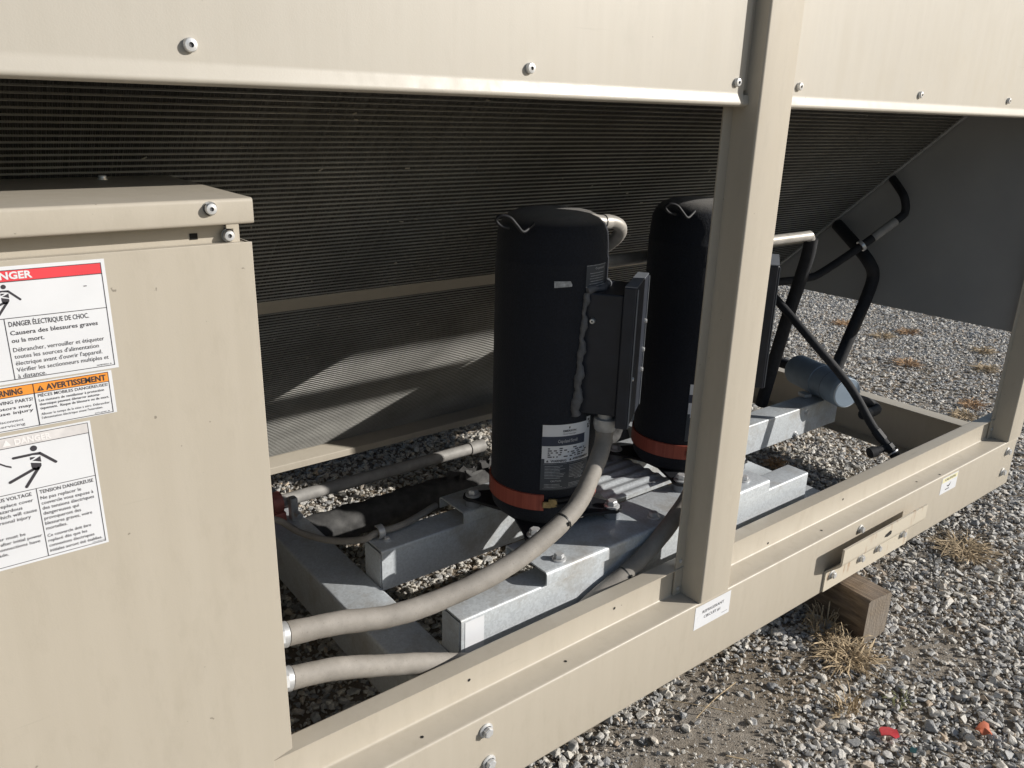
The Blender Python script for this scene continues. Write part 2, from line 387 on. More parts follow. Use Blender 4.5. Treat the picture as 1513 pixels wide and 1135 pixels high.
# lettering: text becomes flat mesh, laid out line by line
def glyphs(s, bold=0.0):
    cu = bpy.data.curves.new('t', 'FONT'); cu.body = s; cu.resolution_u = 2; cu.size = 1; cu.offset = bold; cu.fill_mode = 'FRONT'
    o = bpy.data.objects.new('t', cu); COL.objects.link(o)
    dg = bpy.context.evaluated_depsgraph_get(); me = o.evaluated_get(dg).to_mesh()
    v = [tuple(x.co) for x in me.vertices]; f = [tuple(p.vertices) for p in me.polygons]
    o.evaluated_get(dg).to_mesh_clear(); bpy.data.objects.remove(o); bpy.data.curves.remove(cu); return v, f
_v, _ = glyphs('H'); CAP = max(p[1] for p in _v)
def text(mb, s, u0, w, vbase, cap, put, bold=0.0):
    """letters from u0, fitted to width w (or None), cap height cap, on baseline vbase"""
    v, f = glyphs(s, bold); x0 = min(p[0] for p in v); x1 = max(p[0] for p in v)
    k = cap / CAP; sx = (w / (x1 - x0)) if w else k
    mb.add([put(u0 + (p[0] - x0) * sx, vbase + p[1] * k) for p in v], f)
def rect(mb, u0, u1, v0, v1, put, n=1):
    for i in range(n):
        a, b_ = u0 + (u1 - u0) * i / n, u0 + (u1 - u0) * (i + 1) / n
        mb.add([put(a, v0), put(b_, v0), put(b_, v1), put(a, v1)], [(0, 1, 2, 3)])
def frame(mb, u0, u1, v0, v1, t, put, n=1):
    rect(mb, u0, u1, v0, v0 + t, put, n); rect(mb, u0, u1, v1 - t, v1, put, n); rect(mb, u0, u0 + t, v0, v1, put); rect(mb, u1 - t, u1, v0, v1, put)
def tri_sign(mb, hole, u, v, h, put, put2):
    mb.add([put(u, v), put(u + h * 1.1, v), put(u + h * .55, v + h)], [(0, 1, 2)])
    rect(hole, u + h * .50, u + h * .60, v + h * .30, v + h * .68, put2); rect(hole, u + h * .50, u + h * .60, v + h * .12, v + h * .22, put2)

# ------------------------------------------------------------------ ground
def hgt(x, y):
    return 0.006 * math.sin(2.1 * x + 1.3 * y) + 0.005 * math.sin(5.3 * y - 3.1 * x + 1) + 0.003 * math.sin(11 * x + 7 * y)
xs = [-90, -40, -15, -6] + [-2 + 0.07 * i for i in range(172)] + [12, 16, 25, 45, 90]
ys = [-90, -40, -15, -5] + [-2 + 0.07 * i for i in range(143)] + [10, 14, 22, 45, 90]
mb = MB(); nx = len(xs)
mb.v = [(x, y, hgt(x, y) - 0.004) for y in ys for x in xs]
mb.f = [(j * nx + i, j * nx + i + 1, (j + 1) * nx + i + 1, (j + 1) * nx + i) for j in range(len(ys) - 1) for i in range(nx - 1)]
mb.mi = [0] * len(mb.f)
mb.build('ground', M['dirt'], None, 60, g=False, kind='structure')

# ------------------------------------------------------------------ base frame of the chiller
X0, X1, YB = -2.3, 3.208, 4.5
QS = 1.170                                                             # how far back the coil stands
fr = thing('chiller_frame', 'long beige painted steel base rail and posts of the chiller, resting on a timber block', 'machine frame', (1.4, 1.03, -1.2955))
RAILF = [(1.05, -1.2955), (1.0, -1.2955), (1.0, -1.105), (1.064, -1.105), (1.064, -1.0345)]
rail = MB().sheet(RAILF, -0.003, 0.352, X1, fX, 0.006).build('base_rail', M['paint'], fr)
MB().sheet([(1.05, -1.2955), (1.0, -1.2955), (1.0, -1.105), (1.064, -1.105)], -0.003, X0, 0.3515, fX, 0.006).build('base_rail', M['paint'], fr)
MB().sheet([(1.096, -1.047), (1.096, -1.034), (1.056, -1.034)], -0.003, 0.352, X1, fX, 0.003).build('top_flange', M['paint'], fr)
POST = [(1.3525, 1.0615), (1.3835, 1.0615), (1.3835, 1.0), (1.486, 1.0), (1.486, 1.0615), (1.516, 1.0615)]
def post(dx):
    p = MB().sheet([(x + dx, y) for x, y in POST], -0.003, -1.104, 0.80, fZ, 0.0028).build('post', M['paint'], fr); return p
p1 = post(0); p2 = post(1.7365); post(-1.7365)
fasten('bolt', HEX, (1.367, 1.0615, -1.012), FR, p1, 0.55); fasten('bolt', HEX, (1.367, 1.0615, -1.088), FR, p1, 0.6)
fasten('bolt', HEX, (3.108, 1.0615, -1.07), FR, p2, 0.6)
for z in (-0.26, -0.995):                                             # bright clearance holes in the shaded post flank
    m_ = MB(); m_.add([(1.3832, 1.024 + 0.004 * math.cos(a / 8 * 6.283), z + 0.005 * math.sin(a / 8 * 6.283)) for a in range(8)], [tuple(range(8))])
    m_.build('hole_plug', M['rimgrey'], p1, 0)
# end rail, back rail, cross members
MB().sheet([(3.135, -1.100), (3.204, -1.100), (3.204, -1.2925), (3.135, -1.2925)], -0.003, 1.068, YB - .06, fY, 0.004).build('end_rail', M['paint'], fr)
MB().sheet([(YB - .05, -1.2955), (YB, -1.2955), (YB, -1.105), (YB - .064, -1.105)], 0.003, X0, X1, fX, 0.006).build('base_rail', M['paint'], fr)
for x0, x1 in ((0.685, 0.790), (2.058, 2.163), (-0.9, -0.795)):
    MB().sheet([(x1, -1.115), (x1, -1.100), (x0, -1.100), (x0, -1.224), (x0 + .05, -1.224)], -0.004, 1.07, 2.24 * QS, fY, 0.004).build('cross_member', M['galv'], fr)
# rail fasteners and punched holes
fasten('bolt', HEX, (0.7485, 0.9995, -1.139), FR, rail, 1.25); fasten('bolt', HEX, (0.757, 0.9995, -1.2215), FR, rail, 1.25)
fasten('bolt', HEX, (3.138, 0.9995, -1.145), FR, rail, 1.25); fasten('bolt', HEX, (3.136, 0.9995, -1.228), FR, rail, 1.25)
def dot(x, y, z, r, ax):
    m_ = MB(); n = 10
    if ax == 'y': m_.add([(x + r * math.cos(k / n * 6.283), y, z + r * math.sin(k / n * 6.283)) for k in range(n)], [tuple(range(n))])
    else: m_.add([(x + r * math.cos(k / n * 6.283), y + r * math.sin(k / n * 6.283), z) for k in range(n)], [tuple(range(n))])
    return m_.build('punched_hole', M['hole'], rail, 0)
for x, z in ((0.7532, -1.066), (1.155, -1.062), (1.742, -1.092), (2.108, -1.067)): dot(x, 1.0634, z, 0.0035, 'y')
for x, y in ((0.62, 1.025), (0.98, 1.03), (1.95, 1.03), (2.5, 1.03), (2.62, 1.012)): dot(x, y, -1.1044, 0.0035, 'z')
# lifting bracket
br = MB().sheet([(0.9995, -1.288), (0.9995, -1.222), (0.957, -1.181), (0.957, -1.131)], 0.006, 1.947, 2.425, fX, 0.008).build('lifting_bracket', M['bracket'], fr)
for x in (1.98, 2.135, 2.233, 2.385): fasten('bolt', HEX, (x, 0.9935, -1.24), FR, br, 1.15)
fasten('bolt', HEX, (2.114, 0.9995, -1.139), FR, br, 1.1)
MB().prism([(-.02, -.003), (-.014, .004), (.012, .010), (.022, .006), (.020, -.004), (.0, -.007)], 0.9506, 0.9512, lambda a, b_, y: (2.189 + a, y, -1.160 + b_)).build('rust_slot', M['hole'], br, 0)
# labels on the rail
yl = 0.9994
put = lambda u, v: (u, yl, v); put2 = lambda u, v: (u, yl - 0.0004, v); put3 = lambda u, v: (u, yl - 0.0008, v)
lb = MB(); rect(lb, 1.369, 1.504, -1.177, -1.113, put); lab = lb.build('refrigerant_label', M['label_w'], rail, 0)
tx = MB(); text(tx, 'REFRIGERANT', 1.397, 0.082, -1.1385, 0.0078, put2, 0); text(tx, 'CIRCUIT #1', 1.404, 0.062, -1.1545, 0.0078, put2, 0)
rect(tx, 1.474, 1.496, -1.1672, -1.1662, put2); tx.build('lettering', M['ink'], lab, 0, kind='stuff')
lb = MB(); rect(lb, 2.619, 2.735, -1.1765, -1.1155, put); lab = lb.build('caution_label', M['label_w'], rail, 0)
lb = MB(); rect(lb, 2.623, 2.731, -1.135, -1.119, put2); lb.build('yellow_header', M['label_y'], lab, 0)
tx = MB(); text(tx, 'CAUTION', 2.640, 0.075, -1.1305, 0.008, put3, .01)
tx.add([put2(2.660, -1.150), put2(2.671, -1.156), put2(2.690, -1.143), put2(2.683, -1.155), put2(2.672, -1.159)], [(0, 1, 3), (1, 2, 3), (1, 3, 4)])
rect(tx, 2.655, 2.683, -1.1665, -1.1635, put2); tx.build('lettering', M['ink'], lab, 0, kind='stuff')

# ------------------------------------------------------------------ upper side panels, end panel, fan deck
def side_panel(x0, x1, lx1, label, screws):
    t = thing('side_panel', label, 'panel', ((x0 + x1) / 2, 1.03, 0.02), 'upper side panels')
    MB().sheet([(1.030, 0.80), (1.030, 0.043), (1.0235, 0.024), (1.034, 0.0205), (1.05, 0.0225)], -0.002, x0, x1, fX, 0.004).build('panel', M['paint_b'], t)
    if lx1 > x1:
        MB().sheet([(1.0285, 0.0405), (1.0235, 0.024), (1.034, 0.0205)], -0.002, x1 + .0005, lx1, fX, 0.004).build('drip_lip', M['paint_b'], t)
    for x in screws: fasten('screw', PAN, (x, 1.030, 0.0635), FR, t, 1.12)
    return t
side_panel(X0, 1.3665, 1.3825, 'wide beige upper side panel with a bright drip lip, left of the tall post', (-0.704, -0.192, 0.320, 0.8305, 1.3425))
side_panel(1.489, 3.115, 3.115, 'beige upper side panel with a bright drip lip, right of the tall post', (1.549, 2.061, 2.570, 3.06))
mbk = MB().sheet([(1.0345, .80), (1.0345, 0.05)], -0.002, 1.34, 1.381, fX, 0.001); mbk.build('filler_strip', M['paint'], fr)
tag(MB().box(3.118, 3.124, 1.064, YB - .07, -0.702, 0.80).build('end_panel', M['primer'], None, 0, 0.002),
    'grey shaded inner face of the end panel closing the far right end of the unit', 'panel')
tag(MB().box(X0 - .03, X0 - .024, 1.05, YB - .07, -1.1, 0.80).build('end_panel', M['paint'], None, 0, 0.002), 'unseen beige panel added to close the far left end against light', 'panel')  # out of view, added only to stop light leaking in from the left
tag(MB().box(X0 - .05, X1 + .02, 0.995, YB + .02, 0.802, 0.85).build('fan_deck', M['paint'], None, 0, 0.004), 'unseen beige fan deck added over the unit to keep light out', 'roof deck')  # unseen roof deck, added to block light from above and behind

# ------------------------------------------------------------------ condenser coils
SL = math.hypot(1.05, 1.0); UY, UZ = -1.05 / SL, 1.0 / SL          # up-slope direction of the front coil
NY, NZ = -UZ, UY                                                       # its normal, toward the viewer
Z0 = -1.06 * QS
def coil(label, sgn, y0):
    cx1 = 2.625 * QS
    t = thing('condenser_coil', label, 'coil', (0.6, y0, Z0), 'condenser coils')
    P = lambda s_, d, x: (x, y0 + sgn * (UY * s_ - abs(NY) * d), Z0 + UZ * s_ - abs(NZ) * d)
    L = (0.105 - Z0) * SL; s0, s1 = (-.4205 * QS - Z0) * SL, (-.388 * QS - Z0) * SL                     # divider strip between lower and upper slab
    for a, c in ((0.0, s0), (s1, L)):
        MB().prism([(a, 0), (c, 0), (c, -0.028), (a, -0.028)], X0 + .02, cx1, lambda s_, d, x: P(s_, d, x)).build('fin_panel', M['fins'], t, 0)
    if sgn > 0:                                                         # corrugated fin stock between the tubes
        for a, c in ((0.0, s0), (s1, L)):
            fz = MB(); nz = int((cx1 - X0 - .04) / .0017); vs = []
            for i in range(nz + 1):
                x = X0 + .03 + (i + random.uniform(-.38, .38)) * .0017; d = .0004 + (.0016 if i % 2 else 0); vs += [P(a + .001, d, x), P(c - .001, d, x)]
            fz.add(vs, [(2 * i, 2 * i + 1, 2 * i + 3, 2 * i + 2) for i in range(nz)]); fz.build('fin_stock', M['fins'], t, 0, kind='stuff')
    tb = MB(); k = 0; pitch = 0.01255 * QS
    s_ = 0.006
    while s_ < L - .004:
        if not (s0 - .003 < s_ < s1 + .001):
            tb.prism([(s_ - .0009, -.001), (s_ + .0009, -.001), (s_ + .0008, .0046), (s_ - .0008, .0046)], X0 + .03, cx1 - .001, lambda a, d, x: P(a, d, x))
        s_ += pitch
    tb.build('coil_tubes', M['tubes'], t, 0, kind='stuff')
    MB().prism([(s0, .004), (s1, .004), (s1, -.028), (s0, -.028)], X0 + .03, cx1, lambda a, d, x: P(a, d, x)).build('divider_strip', M['paint'], t, 0, 0.001)
    e = MB(); e.prism([(-.01, .006), (L, .006), (L, -.04), (-.01, -.04)], cx1 + .001, cx1 + .022, lambda a, d, x: P(a, d, x)); ef = e.build('end_plate', M['coilframe'], t, 0, 0.001)
    hd = MB(); hd.tube([P(0.06, -.03, cx1 + .045), P(L - .05, -.03, cx1 + .045)], .019, 12, 0); hd.build('header_pipe', M['coilframe'], t)
    nub = MB()
    for k in range(40):
        q = P(0.5 + k * .034, -.008, cx1 + .030); nub.obox(q, (1, 0, 0), (0, UY * sgn, UZ), (0, NY, NZ), .008, .004, .006)
    nub.build('tube_stubs', M['coilframe'], t, 0, kind='stuff')
    return t, P, L
ct, CP, CL = coil('large black finned condenser coil sloping down behind the compressors', 1, 2.30 * QS)
coil('second condenser coil sloping away behind the front coil', -1, 2.30 * QS + .16)
tr = MB().sheet([(a * QS, b_ * QS) for a, b_ in ((2.2475, -1.101), (2.2475, -1.079), (2.296, -1.0625), (2.44, -1.0625), (2.49, -1.079), (2.49, -1.101))], -0.003, X0 + .02, 2.63 * QS, fX, 0.003).build('drain_tray', M['paint'], ct)
db = MB()                                                              # seeds and grit caught on the fins
for _ in range(110):
    s_, x = random.uniform(.25, CL - .05), random.uniform(0, 2.9); a = random.uniform(0, 3.14); l_ = random.uniform(.0015, .006)
    c = Vector(CP(s_, .004, x)); u = Vector((1, 0, 0)); w = Vector((0, UY, UZ)); d1 = u * math.cos(a) + w * math.sin(a); d2 = w * math.cos(a) - u * math.sin(a)
    db.obox(c, d1, d2, d1.cross(d2), l_, .0009, .0008)
db.build('grit_on_fins', plain('pale_grit', (0.42, 0.39, 0.33), .8), ct, 0, kind='stuff')

# ------------------------------------------------------------------ control box
YX = 1.045
cb = thing('control_box', 'beige steel control box with white DANGER labels on its front', 'control box', (-0.1, 1.2, -1.0126))
XR = 0.3815
MB().prism([(-.75, -.1719), (XR, -.1719), (XR, -1.0126), (.3495, -1.0200), (.3495, -1.40), (-.75, -1.40)], YX, YX + .002, lambda x, z, y: (x, y, z)).build('front_cover', M['paint'], cb, 0, 0.0008)
MB().sheet([(YX + .0025, 0), (1.40, 0)], 0.002, -1.0126, -.1722, lambda y, d, z: (XR - .002 - d, y, z), 0).build('side_wall', M['paint'], cb)
MB().box(-.75, XR - .005, YX + .003, 1.40, -1.012, -1.009).build('floor_plate', M['paint'], cb, 0)
MB().box(-.75, XR - .005, 1.398, 1.401, -1.012, -.118).build('back_wall', M['paint'], cb, 0)
rs = MB(); rs.box(-.75, XR - .030, 1.062, 1.064, -.185, -.130); rs.box(XR - .0285, XR - .0115, 1.0575, 1.0595, -.185, -.1295); rs.box(-.75, XR - .0085, YX + .0022, 1.06, -.1736, -.1722)
rs.build('recessed_ledge', M['paint'], cb, 0)
MB().sheet([(1.041, -.1465), (1.0305, -.1465), (1.0305, -.1135), (1.4155, -.1135), (1.4155, -.13)], -0.0025, -.75, XR - .0005, fX, 0.005).build('hood', M['paint'], cb)
fasten('screw', PAN, (0.326, 1.0305, -.1247), FR, cb, 1.0); fasten('screw', PAN, (0.3545, 1.0575, -.1632), FR, cb, 1.0)
for x in (-.1, -.5): fasten('screw', PAN, (x, 1.0305, -.1247), FR, cb, 1.0)
fasten('screw', PAN, (0.275, 1.36, -.1135), (0, 0, 1), cb, 0.8)
MB().prism([(-.005, -.004), (.005, -.004), (.005, .004), (-.005, .004)], 1.0612, 1.0618, lambda a, b_, y: (.312 + a, y, -.1625 + b_)).build('slot', M['hole'], cb, 0)
for z in (-.44, -.50, -.79, -.955, -.98):
    MB().obox((XR + .0006, 1.06, z), (1, 0, 0), (0, 1, 0), (0, 0, 1), .002, .006, .004).build('weld_spot', M['label_w'], cb, 0)
# warning labels
yb = YX - .0004
A1, A2, A3 = (lambda u, v: (u, yb, v)), (lambda u, v: (u, yb - .0003, v)), (lambda u, v: (u, yb - .0006, v))
def fallen_man(mb, cx, cz, k, put):
    """warning pictogram: figure struck by a current"""
    def limb(a, b_, w):
        a, b_ = Vector(a), Vector(b_); d = (b_ - a).normalized(); n = Vector((-d.y, d.x)) * w; ring = []
        for i in range(9): q = math.pi * i / 8; ring.append(b_ + n * math.cos(q) + d * w * math.sin(q))
        for i in range(9): q = math.pi * i / 8; ring.append(a - n * math.cos(q) - d * w * math.sin(q))
        mb.add([put(cx + k * p.x, cz + k * p.y) for p in ring], [tuple(range(len(ring)))])
    poly = lambda pts: mb.add([put(cx + k * p[0], cz + k * p[1]) for p in pts], [tuple(range(len(pts)))])
    poly([(1.4 * math.cos(i / 20 * 6.283), 1.4 * math.sin(i / 20 * 6.283)) for i in range(20)])
    limb((2.2, -3.0), (7.9, -8.7), .62)                                # trailing arm
    poly([(2.5, -2.3), (-.9, -2.2), (-8.7, -2.3), (-9.1, -2.9), (-8.6, -3.5), (-2.1, -3.4), (-1.0, -3.2), (1.8, -3.6)])
    poly([(-2.1, -4.0), (.2, -4.3), (-.9, -5.0), (-2.1, -5.4)]); poly([(-1.4, -6.0), (2.1, -4.3), (2.1, -7.2), (-.1, -6.3)])
    poly([(-2.1, -6.7), (1.95, -7.8), (1.95, -9.1), (.7, -11.0), (-1.6, -10.6), (-2.1, -8.8)])
    limb((-1.1, -10.0), (-11.4, -14.2), .68); limb((.5, -10.0), (-5.4, -18.0), .68)
def label(name, u0, u1, v0, v1):
    m_ = MB(); rect(m_, u0, u1, v0, v1, A1); return m_.build(name, M['label_w'], cb, 0)
def lines(m_, u0, rows, cap, bold=0):
    for s_, vb, w in rows: text(m_, s_, u0, w, vb, cap, A2, bold)
T = .0008
# top: electric shock
la = label('danger_label', -.026, .2005, -.3145, -.1785)
h = MB(); rect(h, -.021, .1955, -.1955, -.1835, A2); h.build('red_header', M['label_red'], la, 0)
tx = MB(); text(tx, 'DANGER', .0745, .0495, -.1930, .0078, A3, .035); tx.build('header_lettering', M['label_w'], la, 0, kind='stuff')
k_ = MB(); frame(k_, -.022, .1965, -.3105, -.1828, T, A2); rect(k_, -.022, .1965, -.2380, -.2372, A2); rect(k_, .0886, .0894, -.3105, -.2380, A2); rect(k_, -.022, .1965, -.1962, -.1955, A3)
fallen_man(k_, .0940, -.2012, .00182, A2)
text(k_, 'DANGER ÉLECTRIQUE DE CHOC.', .0925, .083, -.2475, .0058, A2, .012)
lines(k_, .0925, [('Causera des blessures graves', -.2575, .0915), ('ou la mort.', -.2665, .033)], .0050, .012)
lines(k_, .0925, [('Débrancher, verrouiller et étiqueter', -.2775, .096), ("toutes les sources d'alimentation", -.2855, .089), ("électrique avant d'ouvrir l'appareil.", -.2935, .092),
                  ('Vérifier les sectionneurs multiples et', -.3015, .098), ('à distance.', -.3092, .029)], .0050, .003)
text(k_, 'RISK OF SHOCK', -.018, .060, -.2475, .0058, A2, .012)
rect(k_, .1745, .1780, -.2095, -.2085, A2); text(k_, '347899001-A', .176, .017, -.3088, .0018, A2); k_.build('lettering', M['ink'], la, 0, kind='stuff')
# middle: moving parts
lb_ = label('warning_label', .017, .1912, -.3722, -.3165)
h = MB(); rect(h, .0185, .1865, -.3300, -.3185, A2); h.build('orange_header', M['label_or'], lb_, 0)
k_ = MB(); frame(k_, .018, .1872, -.3710, -.3180, T, A2); rect(k_, .1052, .1060, -.3710, -.3180, A3); rect(k_, .018, .1872, -.3306, -.3299, A3)
hl = MB(); tri_sign(k_, hl, .1090, -.3282, .0066, A3, lambda u, v: (u, yb - .0009, v))
text(k_, 'AVERTISSEMENT', .1185, .0655, -.3280, .0068, A3, .03); text(k_, 'WARNING', .0570, .0370, -.3280, .0068, A3, .03)
text(k_, 'PIÈCES MOBILES DANGEREUSES!', .1088, .076, -.3358, .0036, A2, .01)
lines(k_, .1090, [('Les moteurs de ventilateur à protection', -.3415, .071), ('thermique peuvent démarrer automa-', -.3465, .066), ('tiquement.  Risque de blessure ou de mort.', -.3515, .0755)], .0031, .008)
lines(k_, .1090, [('Allouer le temps de la mise à zéro. Débrancher', -.3588, .0755), ("l'alimentation électrique avant l'entretien.", -.3636, .067)], .0029)
text(k_, 'MOVING PARTS!', .060, .043, -.3385, .0040, A2, .01)
lines(k_, .048, [('fan motors may', -.3455, .053)], .0035, .015); lines(k_, .040, [('Can cause injury', -.3515, .062)], .0035, .015)
lines(k_, .062, [('Disconnect', -.3612, .028), ], .0032); lines(k_, .040, [('before servicing', -.3668, .051)], .0032)
text(k_, '347146401-B', .166, .017, -.3694, .0016, A2); k_.build('lettering', M['ink'], lb_, 0, kind='stuff'); hl.build('sign_mark', M['label_or'], lb_, 0)
# bottom: hazardous voltage, faded header
lc = label('danger_label', .010, .1592, -.5478, -.3765)
h = MB(); rect(h, .0145, .1555, -.3918, -.3795, A2); h.build('faded_header', M['label_faded'], lc, 0)
tx = MB(); text(tx, 'DANGER', .0765, .0385, -.3893, .0068, A3, .035); tri_sign(tx, MB(), .064, -.3893, .008, A3, A3); tx.build('header_lettering', M['label_lt'], lc, 0, kind='stuff')
k_ = MB(); frame(k_, .014, .1562, -.5445, -.3787, T, A2); rect(k_, .014, .1562, -.3924, -.3917, A3); rect(k_, .014, .1562, -.4510, -.4502, A2); rect(k_, .0894, .0902, -.5445, -.4505, A2)
fallen_man(k_, .0947, -.3984, .00262, A2)
zz = [(.045, -.4090), (.052, -.4105), (.058, -.4085), (.064, -.4130), (.069, -.4155)]
for (a, b_), (c, d) in zip(zz[:-1], zz[1:]): k_.add([A2(a, b_), A2(c, d), A2(c, d - .0022), A2(a, b_ - .0022)], [(0, 1, 2, 3)])
text(k_, 'TENSION DANGEREUSE', .0925, .0600, -.4585, .0046, A2, .012); text(k_, 'HAZARDOUS VOLTAGE', .020, .064, -.4585, .0046, A2, .012)
lines(k_, .0925, [('Ne pas replacer le', -.4665, .0450), ('couvercle vous expose à', -.4735, .0580), ('des tensions électriques', -.4805, .0580), ('dangereuses qui', -.4875, .0395), ('provoqueront des', -.4945, .0410), ('blessures graves, voire', -.5015, .0530), ('mortelles.', -.5085, .0235)], .0043, .007)
lines(k_, .0925, [('Ce couvercle doit être', -.5185, .0495), ('replacé dès que les', -.5255, .0440), ('connexions électriques', -.5325, .0515), ('initiales auront été établies.', -.5395, .0600)], .0040, .008)
lines(k_, .020, [('Failure to replace cover', -.4665, .0645), ('exposes hazardous', -.4735, .0520), ('voltages which will cause', -.4805, .0665), ('severe personal injury', -.4875, .0590), ('or death.', -.4945, .0215)], .0043, .007)
lines(k_, .020, [('This cover must be', -.5085, .0500), ('replaced after initial power', -.5155, .0670), ('supply connections have', -.5225, .0640), ('been made.', -.5295, .0290)], .0040, .008)
text(k_, '347146701-B', .1405, .0145, -.5430, .0014, A2); k_.build('lettering', M['ink'], lc, 0, kind='stuff')

# ------------------------------------------------------------------ galvanised mounting rack under the compressors
rk = thing('mounting_rack', 'galvanised steel channel rack carrying the two black compressors', 'mounting rack', (1.7, 1.36, -1.1))
def channel(y0, y1, x0, x1):
    c = MB().sheet([(y1, -1.108), (y1, -1.000), (y0, -1.000), (y0, -1.108)], 0.004, x0, x1, fX, 0.006).build('channel', M['galv'], rk)
    MB().box(x0 - .0030, x0 - .0005, y0 + .004, y1 - .004, -1.106, -1.0065).build('end_cap', M['galv'], c, 0, .0006)
    MB().box(x1 + .0005, x1 + .003, y0 + .004, y1 - .004, -1.106, -1.0065).build('end_cap', M['galv'], c, 0, .0006)
    return c
channel(1.155, 1.228, .797, 2.052); channel(1.490, 1.575, .797, 2.78)
st_ = MB(); rect(st_, .806, .855, -1.106, -1.008, lambda u, v: (u, 1.1542, v)); st_.build('white_sticker', M['label_w'], rk, 0)
MB().sheet([(1.148, -.998), (1.148, -.965), (1.300, -.965), (1.300, -.998)], -0.004, 1.022, 1.846, fX, 0.010).build('cap_plate', M['galv'], rk)
MB().sheet([(1.484, -.998), (1.484, -.965), (1.598, -.965), (1.598, -.998)], -0.004, 1.030, 1.846, fX, 0.010).build('cap_plate', M['galv'], rk)
pl = [(1.302 + .0065 * k, -.9575 + .0028 * math.sin(k * 2 * math.pi / 5.6)) for k in range(29)]
MB().sheet(pl, 0.0015, 1.372, 1.600, fX, 0.002).build('corrugated_strip', M['galv'], rk)
for x, y in ((1.082, 1.178), (1.410, 1.190), (1.78, 1.19), (1.60, 1.182)): fasten('bolt', HEX, (x, y, -.9645), (0, 0, 1), rk, 1.35)
for x, z in ((2.566, -1.022), (2.512, -1.098)): fasten('bolt', HEX, (x, 1.4898, z), FR, rk, .9)
# strap saddle at the left end of the rear channel
MB().lathe([(.014, -.008), (.018, -.008), (.018, .008), (.014, .008), (.014, -.008)], seg=16, a0=-30, a1=210).build('conduit_clip', M['zincd'], rk, 40, g=False)
cl_ = COL.objects[-1]; cl_.matrix_basis = Matrix.Translation((.826, 1.553, -.984 + G)) @ Matrix.Rotation(math.pi / 2, 4, 'Y') @ Matrix.Rotation(math.pi, 4, 'Z')
fasten('bolt', HEX, (.834, 1.530, -.9995), (0, 0, 1), rk, .8)

# ------------------------------------------------------------------ compressors
AX, AY, R0 = 1.199, 1.381, 0.130
cp = thing('compressor', 'black scroll compressor standing left of the tall post, nameplate and red band in full view', 'compressor', (AX, AY, -.965), 'scroll compressors')
c = MB().lathe([(0, -.2015), (.03, -.2018), (.06, -.204), (.085, -.209), (.104, -.218), (.117, -.231), (.125, -.250), (.1275, -.275), (.1285, -.304), (.1302, -.308), (.1303, -.313), (R0, -.320), (R0, -.35), (R0, -.60), (R0 + .0008, -.85),
                (R0, -.90), (.126, -.925), (.118, -.936), (0, -.936)], (AX, AY), 64)
shell = c.build('shell', M['jacket'], cp, 50)
ov = Vector((.574, -.819)); tv = Vector((.819, .574))
def L(o, t, z): return (AX + ov.x * o + tv.x * t, AY + ov.y * o + tv.y * t, z)
O3, T3, Z3 = (ov.x, ov.y, 0), (tv.x, tv.y, 0), (0, 0, 1)
# terminal box
bx = MB(); bx.prism([(.085, -.078), (.185, -.078), (.185, .078), (.085, .078)], -.655, -.372, lambda a, b_, z: L(a, b_, z)); tb = bx.build('terminal_box', M['navy'], cp, 0, .004)
bx = MB(); bx.prism([(.1855, -.090), (.210, -.090), (.214, -.086), (.214, .086), (.210, .090), (.1855, .090)], -.678, -.352, lambda a, b_, z: L(a, b_, z)); bx.build('cover', M['navy'], tb, 0, .002)
eg = MB()
eg.obox(L(.200, 0, -.3505), O3, T3, Z3, .013, .089, .0012)
for s_ in (-1, 1): eg.obox(L(.2152, s_ * .0855, -.515), O3, T3, Z3, .0012, .0022, .160)
eg.build('edge_highlights', M['rimgrey'], tb, 0)  # pale strips stand in for light caught along the cover's rims
sd_dir = (-tv.x, -tv.y, 0)
fasten('screw', PAN, L(.118, -.078, -.435), sd_dir, tb, .8, 0)
for z in (-.46, -.53, -.58): fasten('screw', PAN, L(.2142, .070, z), (ov.x, ov.y, 0), tb, .7)
fasten('screw', PAN, L(.2142, -.076, -.56), (ov.x, ov.y, 0), tb, .6)
# sealant bead along the joint
bead = MB(); pts = []
for i in range(15):
    z = -.372 - .285 * i / 14; a = math.radians(-94 - 5.5 * i / 14 + 1.2 * math.sin(i * 2.3)); pts.append((AX + (R0 + .001) * math.cos(a), AY + (R0 + .001) * math.sin(a), z))
rr = [random.uniform(.0065, .0105) for _ in range(200)]
bead.tube(pts, .008, 10, 4, rfn=lambda i, k, n: .0062 + .0065 * (i / n) ** 1.6 + .0022 * math.sin(i * .55) + .0012 * math.sin(i * 1.7 + k)); bead.build('sealant_bead', M['sealant'], cp, 60)
bead = MB(); pts = []
for i in range(7):
    a = math.radians(-94 + 60 * i / 6); pts.append((AX + (R0 + .001) * math.cos(a), AY + (R0 + .001) * math.sin(a), -.368 + .003 * math.sin(i * 2)))
bead.tube(pts, .008, 10, 4, rfn=lambda i, k, n: .0085 + .002 * math.sin(i * .8)); bead.build('sealant_bead', M['sealant'], cp, 60)
